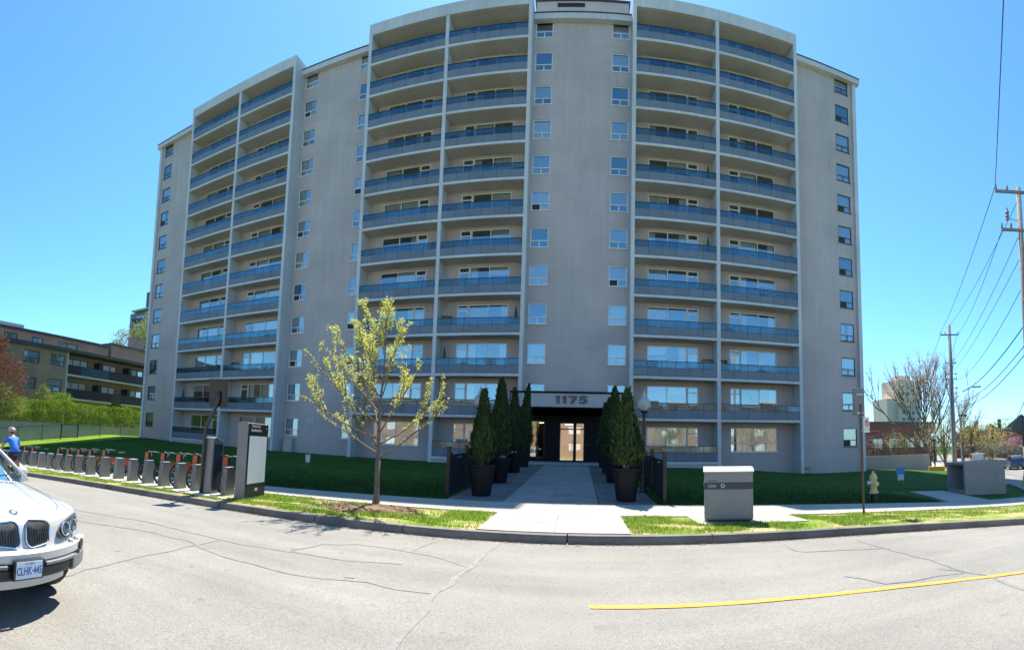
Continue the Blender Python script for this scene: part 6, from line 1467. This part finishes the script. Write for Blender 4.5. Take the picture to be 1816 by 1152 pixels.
gg = thing('guy_guard', 'slanted yellow guy wire guard at the right edge', 'guy wire guard', (21.8,17.3,bank(21.8,17.3))); a = Vector((21.8,17.3,bank(21.8,17.3)-.1)); d = (Vector((N.x,N.y,11))-a).normalized(); d = Vector((.10,-.16,1)).normalized(); b = MB(); b.tube([a, a+d*1.9], .045, 8); b.build('guard', M['yellow'], gg); b = MB(); b.tube([a+d*1.85, Vector((N.x,N.y,11))], .012, 5); b.build('guy_wire', M['wire'], gg)
bo = thing('bollard', 'slim pale bollard beside the concrete enclosure', 'bollard', (24.5,21.4,bank(24.5,21.4))); b = MB(); z = bank(24.5,21.4); b.cyl((24.5,21.4,z-.1),(24.5,21.4,z+1.2),.06,10); b.build('post', M['signwhite'], bo); b = MB(); b.cyl((24.5,21.4,z-.05),(24.5,21.4,z+.35),.063,10); b.build('base', M['black'], bo)

# ------------------------------------------------------------------ across the road: what the panes mirror
ob = thing('brick_terrace', 'red brick apartment terrace across the road behind the viewer', 'building', (-5,-26,0)); b = MB()
hs_ = [(x, x+2.2, z, z+1.5) for x in range(-38,40,6) for z in (1.4,4.4,7.4)]
wall_holes(b, -42, 42, -1, 10.2, 0, hs_, .15); b.v = [(-x-2, -24-y, z) for x,y,z in b.v]; b.build('wall', M['pbrick'], ob)
b = MB(); b.box(-44,40,-36,-24.3,-1,10.1); b.build('body', M['interior'], ob); b = MB(); b.box(-44.4,40.4,-36.2,-23.8,10.2,10.6); b.build('roof_edge', M['white'], ob)
for k, (a, c, z0, z1) in enumerate(hs_): b = MB(); b.box(-c-2,-a-2,-24.16,-24.12,z0,z1); b.build('window', M['frame'] if k % 3 else M['curtain'], ob)
lawn2 = drape([-60]+lin(-40,40,20)+[60], [-23.9,-15,-7.25], lambda x, y: zroad(x)+.16, 'lawn', M['verge'])
for i, (x, y, s, m) in enumerate(((-24,-15,7,M['freshg']),(-9,-17,8,M['olive']),(7,-14,2.6,M['gold']),(15,-17,8,M['freshg']),(30,-15,9,M['olive']))):
    leafy_tree('tree', ('fresh green tree far left across the road','olive tree left across the road','yellow forsythia across the road','fresh green tree right across the road','olive tree far right across the road')[i], x, y, zroad(x)+.1, s, [(0,0,s*.65,s*.3,s*.3,s*.3),(s*.12,0,s*.5,s*.25,s*.25,s*.25)], m, .3, 900, .12, 70+i)

# ------------------------------------------------------------------ life on the balconies
M['wchair'] = mat('white_resin', (.62,.62,.6), .5, .05); M['terracotta'] = mat('terracotta', (.30,.12,.07), .8, .12); M['cover'] = mat('barbecue_cover', (.02,.05,.11), .6, .2); M['wicker'] = mat('brown_wicker', (.10,.07,.05), .8, .3, 30)
BAYN = ['outer bay of the left block','inner bay of the left block','left bay of the middle block','right bay of the middle block','left bay of the right block','right bay of the right block']
FLN = {1:'ground floor terrace',2:'second floor balcony',3:'third floor balcony',4:'fourth floor balcony',5:'fifth floor balcony',6:'sixth floor balcony',7:'seventh floor balcony',8:'eighth floor balcony',9:'ninth floor balcony',10:'tenth floor balcony',11:'eleventh floor balcony',12:'top floor balcony'}
def chair_proto(m):
    t = local_thing('patio_chair', 'x', 'chair'); b = MB(); b.box(-.24,.24,-.24,.24,.42,.46); b.build('seat', m, t, bevel=.01)
    b = MB(); b.obox((0,.25,.70),(.24,0,0),(0,.02,0),(0,.05,.24)); b.build('backrest', m, t, bevel=.01)
    for a in (-.21,.21):
        for c in (-.21,.21): b = MB(); b.cyl((a,c,0),(a,c,.42),.018,6); b.build('leg', m, t)
        b = MB(); b.box(a-.025,a+.025,-.22,.24,.64,.67); b.box(a-.02,a+.02,-.22,-.18,.46,.64); b.build('armrest', m, t)
    return t
def table_proto():
    t = local_thing('patio_table', 'x', 'table'); b = MB(); b.lathe([(.35,.68),(.36,.70),(.35,.72)], (0,0,0), 18); b.build('top', M['wchair'], t); b = MB(); b.cyl((0,0,.05),(0,0,.68),.03,8); b.build('column', M['dark'], t); b = MB(); b.lathe([(.22,0),(.2,.05)], (0,0,0), 14); b.build('base', M['dark'], t); return t
def plant_proto(m):
    t = local_thing('potted_plant', 'x', 'plant'); b = MB(); b.lathe([(.12,0),(.17,.32),(.15,.32)], (0,0,0), 14); b.build('pot', M['terracotta'], t); b = MB(); rr = random.Random(8)
    for k in range(60):
        a = rr.uniform(0,6.28); l = rr.uniform(.35,.8); e = Vector((math.cos(a)*l*.55, math.sin(a)*l*.35, .32+l)); s = Vector((math.cos(a)*.04, math.sin(a)*.04, .32)); w = Vector((-math.sin(a), math.cos(a), 0))*.045; md = s.lerp(e,.55)+Vector((0,0,.08)); b.quad(s, md-w, e, md+w)
    b.build('leaves', m, t); return t
def bbq_proto():
    t = local_thing('covered_barbecue', 'x', 'barbecue'); b = MB(); b.prism([(-.28,.35),(.28,.35),(.30,.85),(.2,1.02),(-.2,1.02),(-.30,.85)], 'x', -.55, .55); b.build('cover', M['cover'], t, bevel=.04)
    for a in (-.45,.45): b = MB(); b.box(a-.03,a+.03,-.2,.2,0,.35); b.build('leg', M['dark'], t)
    return t
def box_proto():
    t = local_thing('storage_box', 'x', 'box'); b = MB(); b.box(-.4,.4,-.25,.25,0,.5); b.build('body', M['wchair'], t, bevel=.02); b = MB(); b.box(-.42,.42,-.27,.27,.505,.56); b.build('lid', M['signgrey'], t, bevel=.01); return t
def ac_proto():
    t = local_thing('air_conditioner', 'x', 'air conditioner'); b = MB(); b.box(-.33,.33,-.38,.02,0,.42); bd = b.build('casing', M['signwhite'], t, bevel=.015); b = MB(); b.box(-.29,.29,-.395,-.385,.05,.37); b.build('grille', M['signgrey'], bd)
    return t
protos = {'white resin chair': chair_proto(M['wchair']), 'brown wicker chair': chair_proto(M['wicker']), 'round white table': table_proto(), 'leafy potted plant': plant_proto(M['freshg']), 'dark potted plant': plant_proto(M['dkgreen']), 'blue covered barbecue': bbq_proto(), 'pale storage box': box_proto()}
acp = ac_proto(); used_p = set(); ac_first = True; used_f = []
def clutter(kind, bay, fl, f, dy=.75):
    i, j, side = BAYS[bay]; xa, xb = PX[i]+PWD, PX[j]-PWD; used_f.append((fl, bay, f)); p = protos[kind]; o = p if kind not in used_p else copy_thing(p); used_p.add(kind)
    o.location = (xa+(xb-xa)*f, D+dy, ZC[fl]+.101); o.rotation_euler = (0,0,rnd.uniform(-.5,.5)); o['label'] = '%s on the %s, %s' % (kind, FLN[fl], BAYN[bay]); o['group'] = {'chair':'chairs on the balconies','table':'tables on the balconies','plant':'potted plants on the balconies'}.get(o['category'], 'belongings on the balconies')
for args in [('white resin chair',0,4,.55),('brown wicker chair',0,3,.35),('round white table',0,3,.55),('pale storage box',0,2,.3),('white resin chair',0,6,.62),('blue covered barbecue',0,2,.75),
 ('dark potted plant',1,3,.72),('leafy potted plant',1,3,.86),('brown wicker chair',1,4,.7),('white resin chair',1,5,.55),('round white table',1,4,.88),('pale storage box',1,2,.85),('leafy potted plant',1,2,.15),('white resin chair',1,9,.5),
 ('white resin chair',2,6,.25),('pale storage box',2,5,.3),('round white table',2,6,.5),('brown wicker chair',2,4,.3),('dark potted plant',3,7,.08),('leafy potted plant',3,6,.04),('white resin chair',3,7,.3),('round white table',3,6,.5),('brown wicker chair',3,6,.83),('pale storage box',3,3,.86),('dark potted plant',3,9,.93),('brown wicker chair',3,2,.6),('white resin chair',3,1,.2),
 ('leafy potted plant',4,11,.54),('brown wicker chair',4,8,.4),('white resin chair',4,5,.35),('round white table',4,4,.38),('white resin chair',4,4,.22),('dark potted plant',4,2,.5),('leafy potted plant',4,2,.3),('brown wicker chair',4,2,.75),('round white table',4,1,.6),('brown wicker chair',4,1,.3),('pale storage box',4,1,.85),
 ('blue covered barbecue',5,2,.66),('round white table',5,3,.85),('brown wicker chair',5,3,.55),('white resin chair',5,3,.68),('pale storage box',5,4,.52),('leafy potted plant',5,5,.6),('brown wicker chair',5,6,.6),('white resin chair',5,9,.3),('dark potted plant',5,2,.06)]: clutter(*args)
def parasol_proto():
    t = local_thing('folded_parasol', 'x', 'parasol'); b = MB(); b.cyl((0,0,.05),(0,0,2.05),.02,7); b.build('pole', M['steel'], t); b = MB(); b.lathe([(.03,1.0),(.10,1.08),(.085,1.6),(.03,2.0)], (0,0,0), 9); b.build('canopy', M['dkgreen_cloth'], t); b = MB(); b.lathe([(.22,0),(.2,.07)], (0,0,0), 12); b.build('base', M['dark'], t); return t
def shelf_proto():
    t = local_thing('shelf_unit', 'x', 'shelf'); 
    for z in (.1,.55,1.0,1.45): b = MB(); b.box(-.35,.35,-.15,.15,z,z+.03); b.build('shelf', M['wood'], t)
    for a in (-.34,.34): b = MB(); b.box(a-.02,a+.02,-.16,.16,0,1.5); b.build('side_panel', M['wood'], t)
    return t
M['dkgreen_cloth'] = mat('green_cloth', (.03,.10,.06), .85, .1); M['wood'] = mat('pine_wood', (.34,.22,.12), .7, .2, 9)
protos['green folded parasol'] = parasol_proto(); protos['wooden shelf unit'] = shelf_proto(); done = {(o['label']) for o in bpy.data.objects if 'label' in o}
rc = random.Random(77); kinds = list(protos)
for fl in range(1, 11):
    for bay in range(6):
        if fl == 1 and GROUND[bay] != 'terrace': continue
        ks = rc.sample(kinds, rc.choice((0,1,2,2,3)))
        for q, kk in enumerate(ks):
            lab = '%s on the %s, %s' % (kk, FLN[fl], BAYN[bay])
            if lab in done: continue
            f = rc.choice((.08,.14,.9,.94,.3,.45,.6,.75)) if kk not in ('wooden shelf unit','green folded parasol') else rc.choice((.07,.93))
            if any(abs(f-g) < .11 for g in [x for (ff,bb,x) in used_f if ff == fl and bb == bay]): continue
            clutter(kk, bay, fl, f, 1.15 if kk == 'wooden shelf unit' else .8)
def aircon(x, z, lab):
    global ac_first
    o = acp if ac_first else copy_thing(acp); ac_first = False; o.location = (x, B+.02, z); o['label'] = lab; o['group'] = 'window air conditioners'
def bayx(bay, f): i, j, s = BAYS[bay]; return PX[i]+PWD+(PX[j]-PX[i]-2*PWD)*f
aircon(bayx(3,.62), ZC[3]+.95, 'window air conditioner on the third floor, right bay of the middle block')
aircon(bayx(4,.26), ZC[3]+.95, 'window air conditioner on the third floor, left bay of the right block')
aircon(bayx(4,.27), ZC[2]+.95, 'window air conditioner on the second floor, left bay of the right block')
aircon(bayx(5,.66), ZC[2]+.95, 'window air conditioner beside the covered barbecue in the right block')
aircon(bayx(0,.62), ZC[7]+.95, 'window air conditioner on the seventh floor, outer bay of the left block')
aircon(bayx(3,.30), ZC[1]+.95, 'window air conditioner above the ground floor terrace left of the potted cedars')
